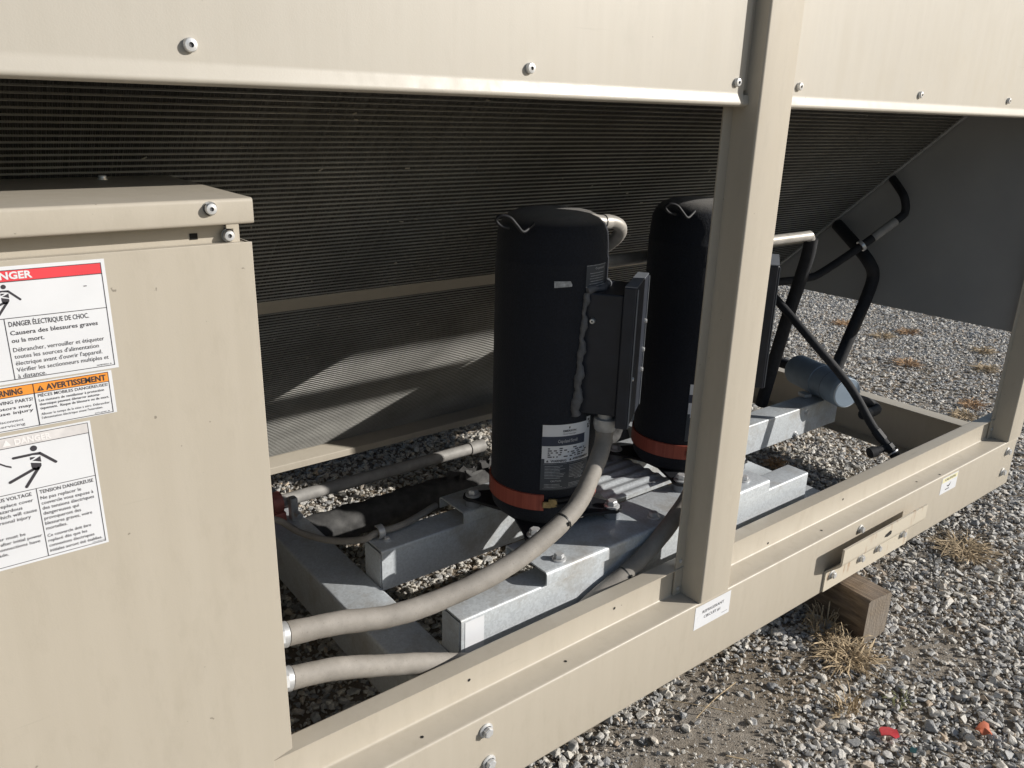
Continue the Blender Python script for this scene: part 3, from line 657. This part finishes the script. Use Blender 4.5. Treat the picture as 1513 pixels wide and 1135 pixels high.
# curved labels
def cyl(r):
    return lambda u, v: (AX + r * math.cos(math.radians(u)), AY + r * math.sin(math.radians(u)), v)
C1, C2, C3 = cyl(R0 + .0016), cyl(R0 + .0020), cyl(R0 + .0024)
K = 180 / math.pi / R0
m_ = MB(); rect(m_, -133, -84, -.706, -.677, C1, 14); rect(m_, -133, -78, -.772, -.7065, C1, 16); rect(m_, -84, -78, -.7065, -.668, C1, 3); npl = m_.build('nameplate', M['label_w'], cp, 30)
m_ = MB(); rect(m_, -133.5, -86, -.7295, -.706, C2, 14); m_.build('navy_stripe', M['navy_lab'], npl, 30)
m_ = MB(); rect(m_, -133.5, -79, -.842, -.7725, C1, 16); rect(m_, -133.5, -130, -.7725, -.7615, C2, 2); m_.build('charcoal_block', M['char_lab'], npl, 30)
tx = MB(); text(tx, 'Copeland Scroll', -117, 21.5, -.7215, .0075, C3, .02); text(tx, 'CAUTION', -123, 11, -.8205, .0045, C3, .02); text(tx, 'CAUTION', -97, 10, -.8175, .0045, C3, .02)
frame(tx, -131, -106, -.838, -.7745, .0005, C2, 8); frame(tx, -105, -80.5, -.838, -.7745, .0005, C2, 8)
for k in range(9):
    z = -.780 - .0038 * k; rect(tx, -129.5, -107.5 - random.uniform(0, 6), z - .0011, z, C2, 6); rect(tx, -103.5, -82 - random.uniform(0, 6), z - .0011, z, C2, 6)
for k in range(3):
    z = -.8265 - .0036 * k; rect(tx, -129.5, -108 - random.uniform(0, 6), z - .001, z, C2, 6); rect(tx, -103.5, -84 - random.uniform(0, 6), z - .001, z, C2, 6)
tx.build('pale_lettering', M['tape'], npl, 0, kind='stuff')
tx = MB(); text(tx, 'EMERSON', -112, 14.5, -.6955, .0048, C2, .03); text(tx, 'Climate Technologies', -112, 14.5, -.7015, .0028, C2, .01)
tx.add([C2(-105.6, -.6885), C2(-104.2, -.6855), C2(-104.7, -.682), C2(-106, -.684)], [(0, 1, 2, 3)])
text(tx, 'WARNING', -124, 17, -.7700, .0058, C2, .03); text(tx, 'AVERTISSEMENT', -100, 20, -.7680, .0052, C2, .03)
tri_sign(tx, MB(), -128.5, -.770, .0058, lambda u, v: C2(-128.5 + (u + 128.5) * K, v), C2); tri_sign(tx, MB(), -104, -.7685, .0058, lambda u, v: C2(-104 + (u + 104) * K, v), C2)
for k in range(5):
    z = -.7345 - .0052 * k; u = -127
    while u < -82:
        w = random.uniform(1.5, 4.5)
        if random.random() < .7: rect(tx, u, u + w, z - .0028, z, C2, 2)
        u += w + random.uniform(1, 3)
for k in range(4):
    for j in range(4):
        if random.random() < .75: rect(tx, -82.4 + j * .9, -81.6 + j * .9, -.678 - k * .006, -.673 - k * .006, C2)
tx.build('dark_lettering', M['ink'], npl, 0, kind='stuff')
m_ = MB(); rect(m_, -95.4, -66, -.360, -.3125, C1, 8); up_ = m_.build('upper_nameplate', M['char_lab'], cp, 30)
m_ = MB(); frame(m_, -95.4, -66, -.360, -.3125, .0012, C2, 8); text(m_, 'Copeland', -84, 14, -.3225, .0045, C2, .02)
for k in range(5): rect(m_, -91 + (k % 2), -70, -.3312 - k * .0058, -.3300 - k * .0058, C2, 6)
m_.build('pale_lettering', M['tape'], up_, 0, kind='stuff')
m_ = MB(); m_.add([C1(-127.5, -.3585), C1(-119, -.3570), C1(-110.5, -.3560), C1(-110.2, -.3520), C1(-112, -.3440), C1(-119, -.3440), C1(-127.8, -.3440)], [(0, 1, 5, 6), (1, 2, 4, 5), (2, 3, 4)])
m_.build('tape_scrap', M['tape'], cp, 0)
# crankcase heater band, clasp and springs
bd = MB(); bd.lathe([(R0 + .0008, -.895), (R0 + .005, -.8945), (R0 + .005, -.8545), (R0 + .0008, -.854)], (AX, AY), 56, -78, 231); band = bd.build('heater_band', M['red_band'], cp)
MB().lathe([(R0 + .006, -.872), (R0 + .012, -.872), (R0 + .012, -.852), (R0 + .006, -.852), (R0 + .006, -.872)], (AX, AY), 4, -83, -74).build('band_end', M['red_band'], band, 0)
for z in (-.866, -.879):
    sp = MB(); n = 240; pts = []
    for i in range(n):
        a = math.radians(-117 + 38 * i / n); w = i * 2 * math.pi / 8; rr_ = R0 + .008 + .0045 * math.cos(w); pts.append((AX + rr_ * math.cos(a), AY + rr_ * math.sin(a), z + .0045 * math.sin(w)))
    sp.tube(pts, .0011, 5, 0); sp.build('spring', M['spring'], band, 60)
bk = MB()
for a, z, w, hh in ((-126, -.876, .010, .008), (-121.5, -.872, .0075, .011), (-118, -.872, .005, .010)):
    ar = math.radians(a); bk.obox((AX + (R0 + .0085) * math.cos(ar), AY + (R0 + .0085) * math.sin(ar), z), (-math.sin(ar), math.cos(ar), 0), (math.cos(ar), math.sin(ar), 0), (0, 0, 1), w, .003, hh)
bk.build('clasp', M['brass'], band, 0, .001)
# base plate with four lobes, grommets, bolts
lob = []
for q in range(4):
    a = math.radians(45 + 90 * q); c0 = (AX + .177 * math.cos(a), AY + .177 * math.sin(a))
    lob += [(AX + .112 * math.cos(a - .55), AY + .112 * math.sin(a - .55))]
    lob += [(c0[0] + .027 * math.cos(a + math.radians(d)), c0[1] + .027 * math.sin(a + math.radians(d))) for d in (-100, -60, -20, 20, 60, 100)]
    lob += [(AX + .112 * math.cos(a + .55), AY + .112 * math.sin(a + .55))]
MB().prism(lob, -.9445, -.9365, fZ).build('base_plate', M['black_metal'], cp, 0, .001)
for sx in (-1, 1):
    for sy in (-1, 1):
        x, y = AX + sx * .1255, AY + sy * .1255
        MB().lathe([(0, -.9648), (.021, -.9648), (.021, -.9448), (0, -.9448)], (x, y), 18).build('rubber_grommet', M['rimgrey'], cp, 40)
        fasten('bolt', HEX, (x, y, -.9363), (0, 0, 1), cp, 1.6)
MB().prism([(-.075, -.092), (.03, -.112), (.012, -.085)], -.9362, -.9335, lambda a, b_, z: (AX + a, AY + b_, z)).build('foot_gusset', M['sealant'], cp, 0)
# lifting eyes and suction stub
eye = MB(); e0 = Vector((1.020, 1.335, -.222))
eye.tube([(1.075, 1.300, -.222), (1.060, 1.295, -.228), (1.040, 1.292, -.235), (1.030, 1.300, -.222), (1.018, 1.308, -.207), (1.003, 1.318, -.203), (.995, 1.325, -.212), (1.004, 1.32, -.224), (1.02, 1.311, -.228)], .0036, 8, 5)
eye.build('lifting_eye', M['black_metal'], cp, 60)
stb = MB(); stb.tube([(1.24, 1.312, -.2235), (1.279, 1.31, -.2305), (1.316, 1.311, -.2330), (1.345, 1.314, -.2458), (1.362, 1.330, -.2665), (1.372, 1.365, -.2915), (1.384, 1.43, -.329), (1.395, 1.53, -.379)], .0150, 14, 6)
stb.build('suction_stub', M['copper'], cp, 60)
stb = MB(); stb.tube([(1.286, 1.3102, -.2312), (1.304, 1.3106, -.2325)], .0175, 14, 0); stb.build('stub_collar', M['copper'], cp, 60)
# conduit fitting below the terminal box
fx, fy, _ = L(.157, -.048, 0)
MB().lathe([(0, -.654), (.019, -.654), (.019, -.668), (.027, -.670), (.028, -.684), (.025, -.698), (.021, -.702), (.0, -.702)], (fx, fy), 24).build('conduit_fitting', M['zincd'], tb, 40)
# second compressor
c2 = copy_tree(cp); c2.location.x += 0.5135
c2['label'] = 'black scroll compressor half hidden behind the tall post'

# ------------------------------------------------------------------ conduits
def conduit(pts, r, label, cat='conduit', group='flexible conduits', fit=None):
    t = thing('flexible_conduit', label, cat, pts[0], group)
    rng = random.Random(len(label)); ph = [rng.uniform(0, 6) for _ in range(3)]
    def rf(i, k, n): return r * (1 + .018 * math.sin(i * .35 + ph[0]) + .012 * math.sin(i * .9 + k * .8 + ph[1]) + (.014 if i % 2 else 0))
    MB().tube(pts, r, 20, 14, rfn=rf).build('sheath', M['conduit'], t, 60)
    P_ = catmull([Vector(p) for p in pts], 14)
    if r > .012:
        i = int(len(P_) * .62); tie = MB(); tie.tube([P_[i], P_[i + 1].lerp(P_[i], .6)], r * 1.05, 18, 0); tie.obox(P_[i] + Vector((0, -r * 1.08, r * .3)), (1, 0, 0), (0, 1, 0), (0, 0, 1), .003, .002, .004); tie.build('cable_tie', M['cable_tie'], t, 40)
    if fit:
        f = MB(); d = (Vector(pts[1]) - Vector(pts[0])).normalized(); p = Vector(pts[0])
        f.tube([p - d * .035, p - d * .012], r * 1.22, 8, 0); f.tube([p - d * .014, p - d * .002], r * 1.08, 18, 0); f.build('end_fitting', M['zincd'], t, 40)
    return t
conduit([(.415, 1.12, -.846), (.508, 1.118, -.862), (.612, 1.112, -.886), (.724, 1.108, -.890), (.856, 1.105, -.876), (.968, 1.112, -.850), (1.088, 1.140, -.819), (1.180, 1.185, -.775), (1.232, 1.213, -.735), (fx, fy, -.698)], .0205,
        'upper beige flexible conduit curving up to the fully visible compressor', fit=True)
conduit([(.419, 1.13, -.945), (.509, 1.13, -.967), (.634, 1.13, -1.0165), (.715, 1.133, -1.052), (.801, 1.136, -1.0935), (.900, 1.136, -1.125), (1.006, 1.134, -1.131), (1.102, 1.131, -1.100), (1.185, 1.128, -1.062), (1.275, 1.126, -1.030), (1.385, 1.132, -.974), (1.50, 1.150, -.903), (1.60, 1.175, -.82), (1.68, 1.205, -.755), (fx + .5135, fy, -.698)], .0205,
        'lower beige flexible conduit dipping behind the rail and rising in shade beside the post', fit=True)
conduit([(.40, 1.82, -.93), (.60, 1.80, -.985), (.659, 1.775, -1.0), (.690, 1.715, -1.017), (.738, 1.635, -1.018), (.786, 1.562, -.996), (.819, 1.553, -.985), (.90, 1.556, -.986), (1.02, 1.60, -.99)], .0085,
        'thin grey cable loop clipped to the left end of the rear channel', 'cable')

# ------------------------------------------------------------------ pipework
def pipe(name, pts, r, mat, label, cat='pipe', seg=16, sub=8, group=None):
    t = thing(name, label, cat, pts[0], group); MB().tube(pts, r, seg, sub).build('pipe_run', mat, t, 60); return t
t = pipe('coil_drain_pipe', [(.45, 1.966, -1.05), (.9, 1.966, -1.05), (1.405, 1.966, -1.05)], .0185, M['graypipe'], 'grey capped pipe lying parallel to the coil tray, left of the compressor')
MB().tube([(1.385, 1.966, -1.05), (1.425, 1.966, -1.05), (1.44, 1.966, -1.05)], .0212, 16, 0).build('end_cap', M['graypipe'], t)
cm = MB(); cm.lathe([(.019, -.014), (.030, -.014), (.030, .014), (.019, .014), (.019, -.014)], seg=14); ccl = cm.build('pipe_clamp', M['clamp_red'], t, 40, g=False)
ccl.matrix_basis = Matrix.Translation((.725, 1.966, -1.05 + G)) @ Matrix.Rotation(math.pi / 2, 4, 'Y')
MB().box(.71, .742, 1.932, 1.999, -1.099, -1.07).build('clamp_foot', M['clamp_red'], t, 0, .003)
br2 = MB(); br2.box(.752, .772, 1.92, 1.945, -1.0995, -1.03); br2.tube([(.762, 1.91, -1.07), (.762, 1.885, -1.07)], .010, 8, 0); br2.build('drain_valve', M['zincd'], t, 40, .002)
random.seed(3)
wr = thing('wrapped_suction_pipe', 'dark foam wrapped pipe lying low behind the rear galvanised channel, left of the compressor', 'wrapped pipe', (1.2, 1.925, -1.2))
ph = [random.uniform(0, 6) for _ in range(6)]
MB().tube([(.796, 1.925, -1.155), (1.0, 1.925, -1.153), (1.2, 1.925, -1.153), (1.45, 1.925, -1.152), (1.7, 1.925, -1.152), (2.3, 1.93, -1.155)], .048, 28, 16,
          rfn=lambda i, k, n: .048 * (1 + .05 * math.sin(k * .9 + i * .31 + ph[0]) + .05 * math.sin(i * .8 + k * .35 + ph[1]) + .035 * math.sin(i * 1.9 - k * 1.3 + ph[2]))).build('foam_wrap', M['wrap'], wr, 60)
tl = MB()
for (x, y, z, s_) in ((1.33, 1.90, -1.106, .05), (1.45, 1.90, -1.104, .045)):
    for k in range(5):
        a = random.uniform(0, 6.28); q = Vector((x + random.uniform(-.04, .04), y + random.uniform(-.012, .012), z + random.uniform(-.006, .012)))
        d1 = Vector((1, random.uniform(-.3, .3), random.uniform(-.2, .2))).normalized(); d2 = Vector((random.uniform(-.3, .3), .6, random.uniform(.2, .9))).normalized()
        tl.add([q - d1 * s_, q + d1 * s_ * .8, q + d1 * s_ * .6 + d2 * .028, q + d2 * .014, q - d1 * s_ * .7 + d2 * .03], [(0, 1, 2, 3), (0, 3, 4)])
tl.build('torn_flaps', M['wrap'], wr, 0, kind='stuff')
hd = pipe('discharge_header', [(1.40, 1.53, -.3765), (1.9, 1.53, -.3765), (2.424, 1.53, -.3753), (2.482, 1.53, -.3775), (2.507, 1.538, -.409)], .0170, M['copper'], 'horizontal lacquered discharge pipe behind both compressors', 'pipe')
pipe('insulated_pipe', [(2.500, 1.532, -.386), (2.511, 1.542, -.447), (2.523, 1.57, -.56), (2.523, 1.60, -.709), (2.532, 1.66, -1.04)],   .0232, M['black_rub'], 'thick black insulated pipe dropping straight down just right of the post', group='black insulated pipes')
p_ = pipe('insulated_pipe', [(3.088, 1.785, -.405), (3.082, 1.768, -.414), (3.051, 1.676, -.467), (3.018, 1.59, -.520), (3.055, 1.58, -.580), (3.032, 1.58, -.665), (2.96, 1.58, -.80), (2.885, 1.58, -.945)], .0238, M['black_rub'], 'black insulated pipe bending down to the blue grey filter drier', group='black insulated pipes')
P3 = [(2.45, 1.70, -.573), (2.60, 1.69, -.574), (2.74, 1.67, -.572), (2.80, 1.645, -.548), (2.900, 1.56, -.443), (3.017, 1.50, -.345), (3.040, 1.492, -.315), (3.040, 1.505, -.268), (3.068, 1.548, -.235), (3.094, 1.590, -.208)]
p_ = pipe('insulated_pipe', P3, .0148, M['black_rub'], 'slim black pipe with a pale bare length climbing beside the coil edge', group='black insulated pipes')
MB().tube([tuple(q) for q in catmull([Vector(p) for p in P3], 8)[34:40]], .0164, 14, 0).build('bare_length', M['graypipe'], p_, 60)
MB().tube([(2.893, 1.565, -.4495), (2.901, 1.560, -.4425)], .0215, 14, 0).build('clamp_ring', M['zinc'], p_, 60)
lq = pipe('liquid_line', [(2.45, 1.67, -.560), (2.467, 1.62, -.606), (2.470, 1.46, -.722), (2.540, 1.33, -.869), (2.580, 1.24, -1.003), (2.600, 1.15, -1.0906), (2.615, 1.12, -1.125)], .0145, M['black_rub'], 'slim black liquid line slanting down in front of the filter drier to the rail', 'pipe')
vf = MB()
for a, b_, r_ in ((.0, .040, .018), (.062, .080, .020), (.098, .122, .018)):
    p0 = Vector((2.582, 1.232, -1.012)); d = (Vector((2.600, 1.15, -1.0906)) - p0).normalized(); vf.tube([p0 + d * a, p0 + d * b_], r_, 8, 0)
vf.build('valve_fitting', M['black_metal'], lq, 40)
vf = MB(); p0 = Vector((2.592, 1.185, -1.060)); vf.tube([p0, p0 + Vector((-.05, .02, -.012))], .013, 10, 0); vf.tube([p0 + Vector((-.045, .018, -.011)), p0 + Vector((-.066, .026, -.016))], .019, 12, 0); vf.build('service_port', M['black_rub'], lq, 50)
vf = MB(); d = (Vector((2.600, 1.15, -1.0906)) - Vector((2.582, 1.232, -1.012))).normalized(); q = Vector((2.582, 1.232, -1.012)) + d * .090; vf.tube([q, q + d * .004], .0205, 12, 0); vf.build('bright_ring', M['zinc'], lq, 50)
# filter drier strapped to the rear channel
dr = thing('filter_drier', 'blue grey cylindrical filter drier strapped on the galvanised channel', 'filter drier', (2.70, 1.53, -1.0))
a0_, a1_ = Vector((2.757, 1.662, -.938)), Vector((2.662, 1.408, -.938)); dd = (a1_ - a0_).normalized()
MB().tube([a0_ - dd * .015, a0_ - dd * .004, a0_ + dd * .008, a1_ - dd * .008, a1_ + dd * .004, a1_ + dd * .012], .06, 36, 0, rfn=lambda i, k, n: (.053, .0585, .0595, .0595, .0585, .052)[i]).build('canister', M['drier'], dr, 50)
sp_ = a0_.lerp(a1_, .42); stp = MB(); stp.tube([sp_, sp_ + dd * .030], .0622, 36, 0); sr = stp.build('strap', M['drier'], dr, 50)
MB().obox(sp_ + dd * .012 + Vector((-.062, .012, -.052)), dd, (-dd.y, dd.x, 0), (0, 0, 1), .020, .016, .006).build('strap_foot', M['galv'], sr, 0, .001)
MB().tube([a1_ + dd * .009, a1_ + dd * .0145], .0555, 30, 0).build('end_rim', M['tag'], dr, 40)
MB().tube([a1_ + dd * .012, a1_ + dd * .016], .0525, 30, 0).build('end_cap', M['drier'], dr, 40)
MB().tube([a0_.lerp(a1_, .75), a0_.lerp(a1_, .758)], .0602, 36, 0).build('weld_seam', M['rimgrey'], dr, 50)
MB().prism([(0, 0), (.075, .012), (.01, .05), (-.005, .04)], 0, .001, lambda a, b_, y: (2.715 + a * .9, 1.415 + y - a * .1, -.975 + b_)).build('paper_tag', M['tag'], dr, 0)
t = pipe('bent_stub_pipe', [(2.672, 1.43, -.965), (2.74, 1.43, -.985), (2.83, 1.425, -1.01), (2.885, 1.41, -1.033), (2.880, 1.385, -1.045), (2.82, 1.375, -1.042), (2.75, 1.37, -1.035)], .018, M['black_rub'], 'short black U-bent stub pipe below the filter drier')
MB().tube([(2.80, 1.3735, -1.040), (2.752, 1.370, -1.0345)], .0195, 14, 0).build('bare_end', M['wrap'], t, 60)
pipe('rail_pipe', [(3.06, 1.85, -1.035), (3.06, 2.1, -1.03), (3.06, 2.6, -1.03)], .022, M['black_rub'], 'dark pipe lying along the end rail beyond the filter drier')

# ------------------------------------------------------------------ timber block
yaw = math.radians(-6.5); ux, uy = Vector((math.cos(yaw), math.sin(yaw), 0)), Vector((-math.sin(yaw), math.cos(yaw), 0))
def timber(corner, label):
    m_ = MB(); ln, w = .95, .104; c0 = Vector(corner); nseg = 14
    rng = random.Random(5)
    secs = []
    for i in range(nseg + 1):
        b_ = c0 + uy * (ln * i / nseg)
        j = lambda: rng.uniform(-.0012, .0012)
        secs.append([b_ + ux * (0 + j()) + Vector((0, 0, -1.44 + j())), b_ + ux * (w + j()) + Vector((0, 0, -1.44 + j())), b_ + ux * (w + j()) + Vector((0, 0, -1.302 + j())),
                     b_ + ux * (w - .006) + Vector((0, 0, -1.2968)), b_ + ux * .006 + Vector((0, 0, -1.2968)), b_ + ux * (0 + j()) + Vector((0, 0, -1.302 + j()))])
    n = 6; m_.add([p for s_ in secs for p in s_], [(i * n + k, i * n + (k + 1) % n, (i + 1) * n + (k + 1) % n, (i + 1) * n + k) for i in range(nseg) for k in range(n)])
    m_.cur = 1; m_.add(secs[0], [tuple(range(n))[::-1]]); m_.add(secs[-1], [tuple(range(n))])
    return tag(m_.build('timber_block', [M['timber'], M['endgrain']], None, 30, .0015), label, 'timber')
timber((2.028, .893, 0), 'weathered brown timber block wedged under the base rail')

# ------------------------------------------------------------------ gravel (uncountable): hull-shaped stones scattered over the yard
random.seed(11)
lib = bpy.data.collections.new('stone_shapes')
def stone(i):
    bm = bmesh.new(); rng = random.Random(100 + i); n = rng.randint(11, 16)
    sx, sy, sz = rng.uniform(.85, 1.35), rng.uniform(.65, 1.0), rng.uniform(.38, .66)
    for _ in range(n):
        v_ = Vector((rng.gauss(0, 1), rng.gauss(0, 1), rng.gauss(0, 1))).normalized() * rng.uniform(.82, 1.05); bm.verts.new((v_.x * sx, v_.y * sy, v_.z * sz))
    r_ = bmesh.ops.convex_hull(bm, input=bm.verts); bmesh.ops.delete(bm, geom=[g for g in r_['geom_interior'] if isinstance(g, bmesh.types.BMVert)], context='VERTS')
    bmesh.ops.bevel(bm, geom=list(bm.edges), offset=.05, segments=1, affect='EDGES', clamp_overlap=True)
    me = bpy.data.meshes.new('stone'); bm.to_mesh(me); bm.free(); me.materials.append(M['stone'])
    o = bpy.data.objects.new('stone_%02d' % i, me); lib.objects.link(o)
for i in range(16): stone(i)
rng = np.random.default_rng(4)
def dirt(x, y):
    """1 where bare soil shows through the gravel in front of the rail"""
    d = np.exp(-(((x - 1.55) / .38) ** 2 + ((y - .97) / .145) ** 2)) + np.exp(-(((x - 1.27) / .20) ** 2 + ((y - .87) / .12) ** 2)) * .9 + .8 * np.exp(-(((x - 2.12) / .16) ** 2 + ((y - .76) / .13) ** 2))
    d += .55 * np.exp(-((x - 2.85) / .22) ** 2 - ((y - .98) / .12) ** 2)
    d += .25 * np.sin(9 * x + 4 * y) * np.sin(13 * y - 5 * x)
    return np.clip(d, 0, 1)
def scatter(x0, x1, y0, y1, dens, smin, smed, sig, layers=.9):
    n = int((x1 - x0) * (y1 - y0) * dens); x = rng.uniform(x0, x1, n); y = rng.uniform(y0, y1, n)
    s_ = np.clip(smed * np.exp(rng.normal(0, sig, n)), smin, smed * 2.6)
    keep = rng.uniform(0, 1, n) > dirt(x, y) * (.86 if smed > .005 else .45)
    d = dirt(x, y); s_ = np.where(d > .35, s_ * .85, s_)
    x, y, s_ = x[keep], y[keep], s_[keep]
    z = .006 * np.sin(2.1 * x + 1.3 * y) + .005 * np.sin(5.3 * y - 3.1 * x + 1) + .003 * np.sin(11 * x + 7 * y) + s_ * rng.uniform(-.25, layers, len(x))
    return np.stack([x, y, z], 1), s_
sets = [scatter(.2, 3.7, -.5, 3.7, 7600, .0030, .0074, .48, .42), scatter(3.7, 8.2, -1.2, 6.2, 5200, .0040, .0080, .38, .35), scatter(8.2, 15, -3, 10, 320, .008, .014, .3),
        scatter(.8, 3.4, .1, 1.3, 9000, .0014, .0028, .42, .3)]
pos = np.concatenate([a for a, _ in sets]); scl = np.concatenate([b_ for _, b_ in sets]); N = len(pos)
me = bpy.data.meshes.new('gravel'); me.vertices.add(N); me.vertices.foreach_set('co', pos.astype(np.float32).ravel())
at = me.attributes.new('stone_rot', 'FLOAT_VECTOR', 'POINT'); tl_ = np.where(pos[:, 0] > 3.4, .16, .30); rot = np.stack([rng.normal(0, 1, N) * tl_, rng.normal(0, 1, N) * tl_, rng.uniform(0, 6.283, N)], 1); at.data.foreach_set('vector', rot.astype(np.float32).ravel())
at = me.attributes.new('stone_size', 'FLOAT', 'POINT'); at.data.foreach_set('value', scl.astype(np.float32))
at = me.attributes.new('stone_pick', 'INT', 'POINT'); at.data.foreach_set('value', rng.integers(0, 16, N).astype(np.int32))
gv = bpy.data.objects.new('gravel', me); COL.objects.link(gv); gv['kind'] = 'stuff'; gv['label'] = 'loose grey crushed stone gravel covering the yard'; me.materials.append(M['stone'])
ng = bpy.data.node_groups.new('scatter_stones', 'GeometryNodeTree')
ng.interface.new_socket('Geometry', in_out='INPUT', socket_type='NodeSocketGeometry'); ng.interface.new_socket('Geometry', in_out='OUTPUT', socket_type='NodeSocketGeometry')
gi, go = ng.nodes.new('NodeGroupInput'), ng.nodes.new('NodeGroupOutput'); iop = ng.nodes.new('GeometryNodeInstanceOnPoints'); ci = ng.nodes.new('GeometryNodeCollectionInfo')
ci.inputs['Collection'].default_value = lib; ci.inputs['Separate Children'].default_value = True; ci.inputs['Reset Children'].default_value = True
def nat(name, t):
    a = ng.nodes.new('GeometryNodeInputNamedAttribute'); a.data_type = t; a.inputs['Name'].default_value = name; return a.outputs['Attribute']
ng.links.new(gi.outputs[0], iop.inputs['Points']); ng.links.new(ci.outputs[0], iop.inputs['Instance']); iop.inputs['Pick Instance'].default_value = True
ng.links.new(nat('stone_pick', 'INT'), iop.inputs['Instance Index'])
e2r = ng.nodes.new('FunctionNodeEulerToRotation'); ng.links.new(nat('stone_rot', 'FLOAT_VECTOR'), e2r.inputs[0]); ng.links.new(e2r.outputs[0], iop.inputs['Rotation'])
ng.links.new(nat('stone_size', 'FLOAT'), iop.inputs['Scale']); ng.links.new(iop.outputs[0], go.inputs[0])
md = gv.modifiers.new('scatter', 'NODES'); md.node_group = ng

# ------------------------------------------------------------------ dry plants and litter
random.seed(21)
def tuft(name, x, y, n, h, spread, mat, label, lean=(0, 0), flat=.5, w=.0022):
    m_ = MB(); z0 = hgt(x, y) - G
    for _ in range(n):
        a = random.uniform(0, 6.283); r_ = spread * .75 * random.uniform(0, 1) ** .7; p = Vector((x + r_ * math.cos(a), y + r_ * math.sin(a) * .8, z0 + random.uniform(.002, .012)))
        a2 = a + random.gauss(0, 1.1); ln = spread * random.uniform(.25, .95); up = h * random.uniform(0.05, 1.0) ** 1.6 * (.3 + flat)
        d1 = Vector((math.cos(a2), math.sin(a2), 0)); bend = Vector((-math.sin(a2), math.cos(a2), 0)) * random.uniform(-.35, .35) * ln
        q = [p, p + d1 * ln * .4 + bend * .3 + Vector((0, 0, up * .75)), p + d1 * ln * .75 + bend * .7 + Vector((0, 0, up)), p + d1 * ln + bend + Vector((lean[0], lean[1], up * random.uniform(.5, 1.05)))]
        sd_ = Vector((-math.sin(a2), math.cos(a2), random.uniform(-.6, .6))).normalized() * w * random.uniform(.35, 1.2)
        m_.add([q[0] - sd_ * .7, q[0] + sd_ * .7, q[1] + sd_, q[1] - sd_, q[2] + sd_ * .7, q[2] - sd_ * .7, q[3]], [(0, 1, 2, 3), (3, 2, 4, 5), (5, 4, 6)])
    return tag(m_.build(name, mat, None, 0), label, 'dry plant', 'dry plants in the gravel')
tuft('dry_grass_tuft', 1.93, .885, 380, .050, .095, M['straw'], 'straw coloured dry grass tuft at the foot of the timber block', flat=.15)
tuft('dry_grass_tuft', 1.98, .99, 130, .085, .07, M['straw'], 'shaded grass tuft under the rail against the dark side of the timber block', flat=.5)
tuft('dry_grass_tuft', 2.80, .955, 300, .04, .10, M['straw'], 'flattened dry grass tuft in the gravel below the small caution label', flat=.1)
tuft('dry_grass_tuft', 1.72, .765, 60, .075, .05, M['straw'], 'few upright dry stalks in the gravel in front of the timber block', flat=.6)
tuft('weed_sprig', 1.885, .705, 28, .020, .042, M['green'], 'low greenish weed sprig in the foreground gravel right of the dry stalks', flat=.3, w=.003)
for i, (x, y, lab_) in enumerate([(5.465, 2.989, 'furthest rust brown weed under the end panel edge'), (5.369, 2.632, 'wide rust brown weed in the sunny gravel below the end panel'), (5.647, 2.596, 'rust brown weed close under the middle of the end panel'),
                  (5.56, 2.05, 'rust brown weed in the gravel nearest the far corner post, highest up'), (4.875, 2.204, 'rust brown weed in the middle of the sunny gravel opening'), (5.146, 1.862, 'rust brown weed just left of the far corner post'),
                  (4.429, 1.631, 'straw weed beside the foot of the far corner post'), (4.212, 1.576, 'straw weed touching the end rail near the far corner post'), (2.85, 1.75, 'orange brown weed inside the frame beyond the rear channel'), (1.05, 1.98, 'small orange weed under the grey capped pipe')]):
    tuft('dry_weed', x, y, 150, .045, .085 if i < 8 else .06, M['weed'] if i % 2 == 0 else M['straw'], lab_, flat=.2, w=.003)
def twig(pts, r, label):
    m_ = MB(); m_.tube([(x, y, hgt(x, y) - G + z) for x, y, z in pts], r, 6, 3); return tag(m_.build('dry_twig', M['straw'], None, 60), label, 'twig', 'dry twigs on the gravel')
twig([(1.36, 1.06, .018), (1.42, .98, .02), (1.47, .92, .016)], .0014, 'thin dry twig lying on bare dirt below the rail')
twig([(1.375, .965, .016), (1.47, .98, .022), (1.565, .99, .018)], .0016, 'pale straight dry twig crossing the bare dirt patch')
twig([(1.02, .98, .016), (1.07, .90, .02), (1.10, .87, .016)], .0013, 'short dry twig near the lower edge of the picture by the rail')
twig([(1.33, .84, .016), (1.36, .80, .018)], .0020, 'stubby dry stem in the foreground gravel')
def scrap(name, x, y, s_, mat, label, cat, seed):
    rg = random.Random(seed); m_ = MB(); n = 9; z = hgt(x, y) - G + .016
    top = [(x + s_ * (1 + rg.uniform(-.45, .3)) * math.cos(k / n * 6.283), y + s_ * .75 * (1 + rg.uniform(-.4, .3)) * math.sin(k / n * 6.283), z + rg.uniform(-.003, .011)) for k in range(n)]
    mid = (x, y, z + .007); bot = [(a, b_, c - .003) for a, b_, c in top]
    m_.add([mid] + top + bot + [(x, y, z + .003)], [(0, 1 + k, 1 + (k + 1) % n) for k in range(n)] + [(2 * n + 1, n + 1 + (k + 1) % n, n + 1 + k) for k in range(n)] + [(1 + k, n + 1 + k, n + 1 + (k + 1) % n, 1 + (k + 1) % n) for k in range(n)])
    return tag(m_.build(name, mat, None, 50), label, cat)
scrap('rubber_scrap', 1.735, .655, .027, M['scrap_red'], 'crumpled bright red rubber scrap lying in the foreground gravel', 'litter', 3)
scrap('brick_chip', 1.935, .518, .021, M['scrap_or'], 'orange red chip lying in the gravel at the lower right', 'litter', 5)
scrap('plastic_chip', 1.727, .592, .011, M['scrap_teal'], 'tiny teal plastic chip in the foreground gravel', 'litter', 8)
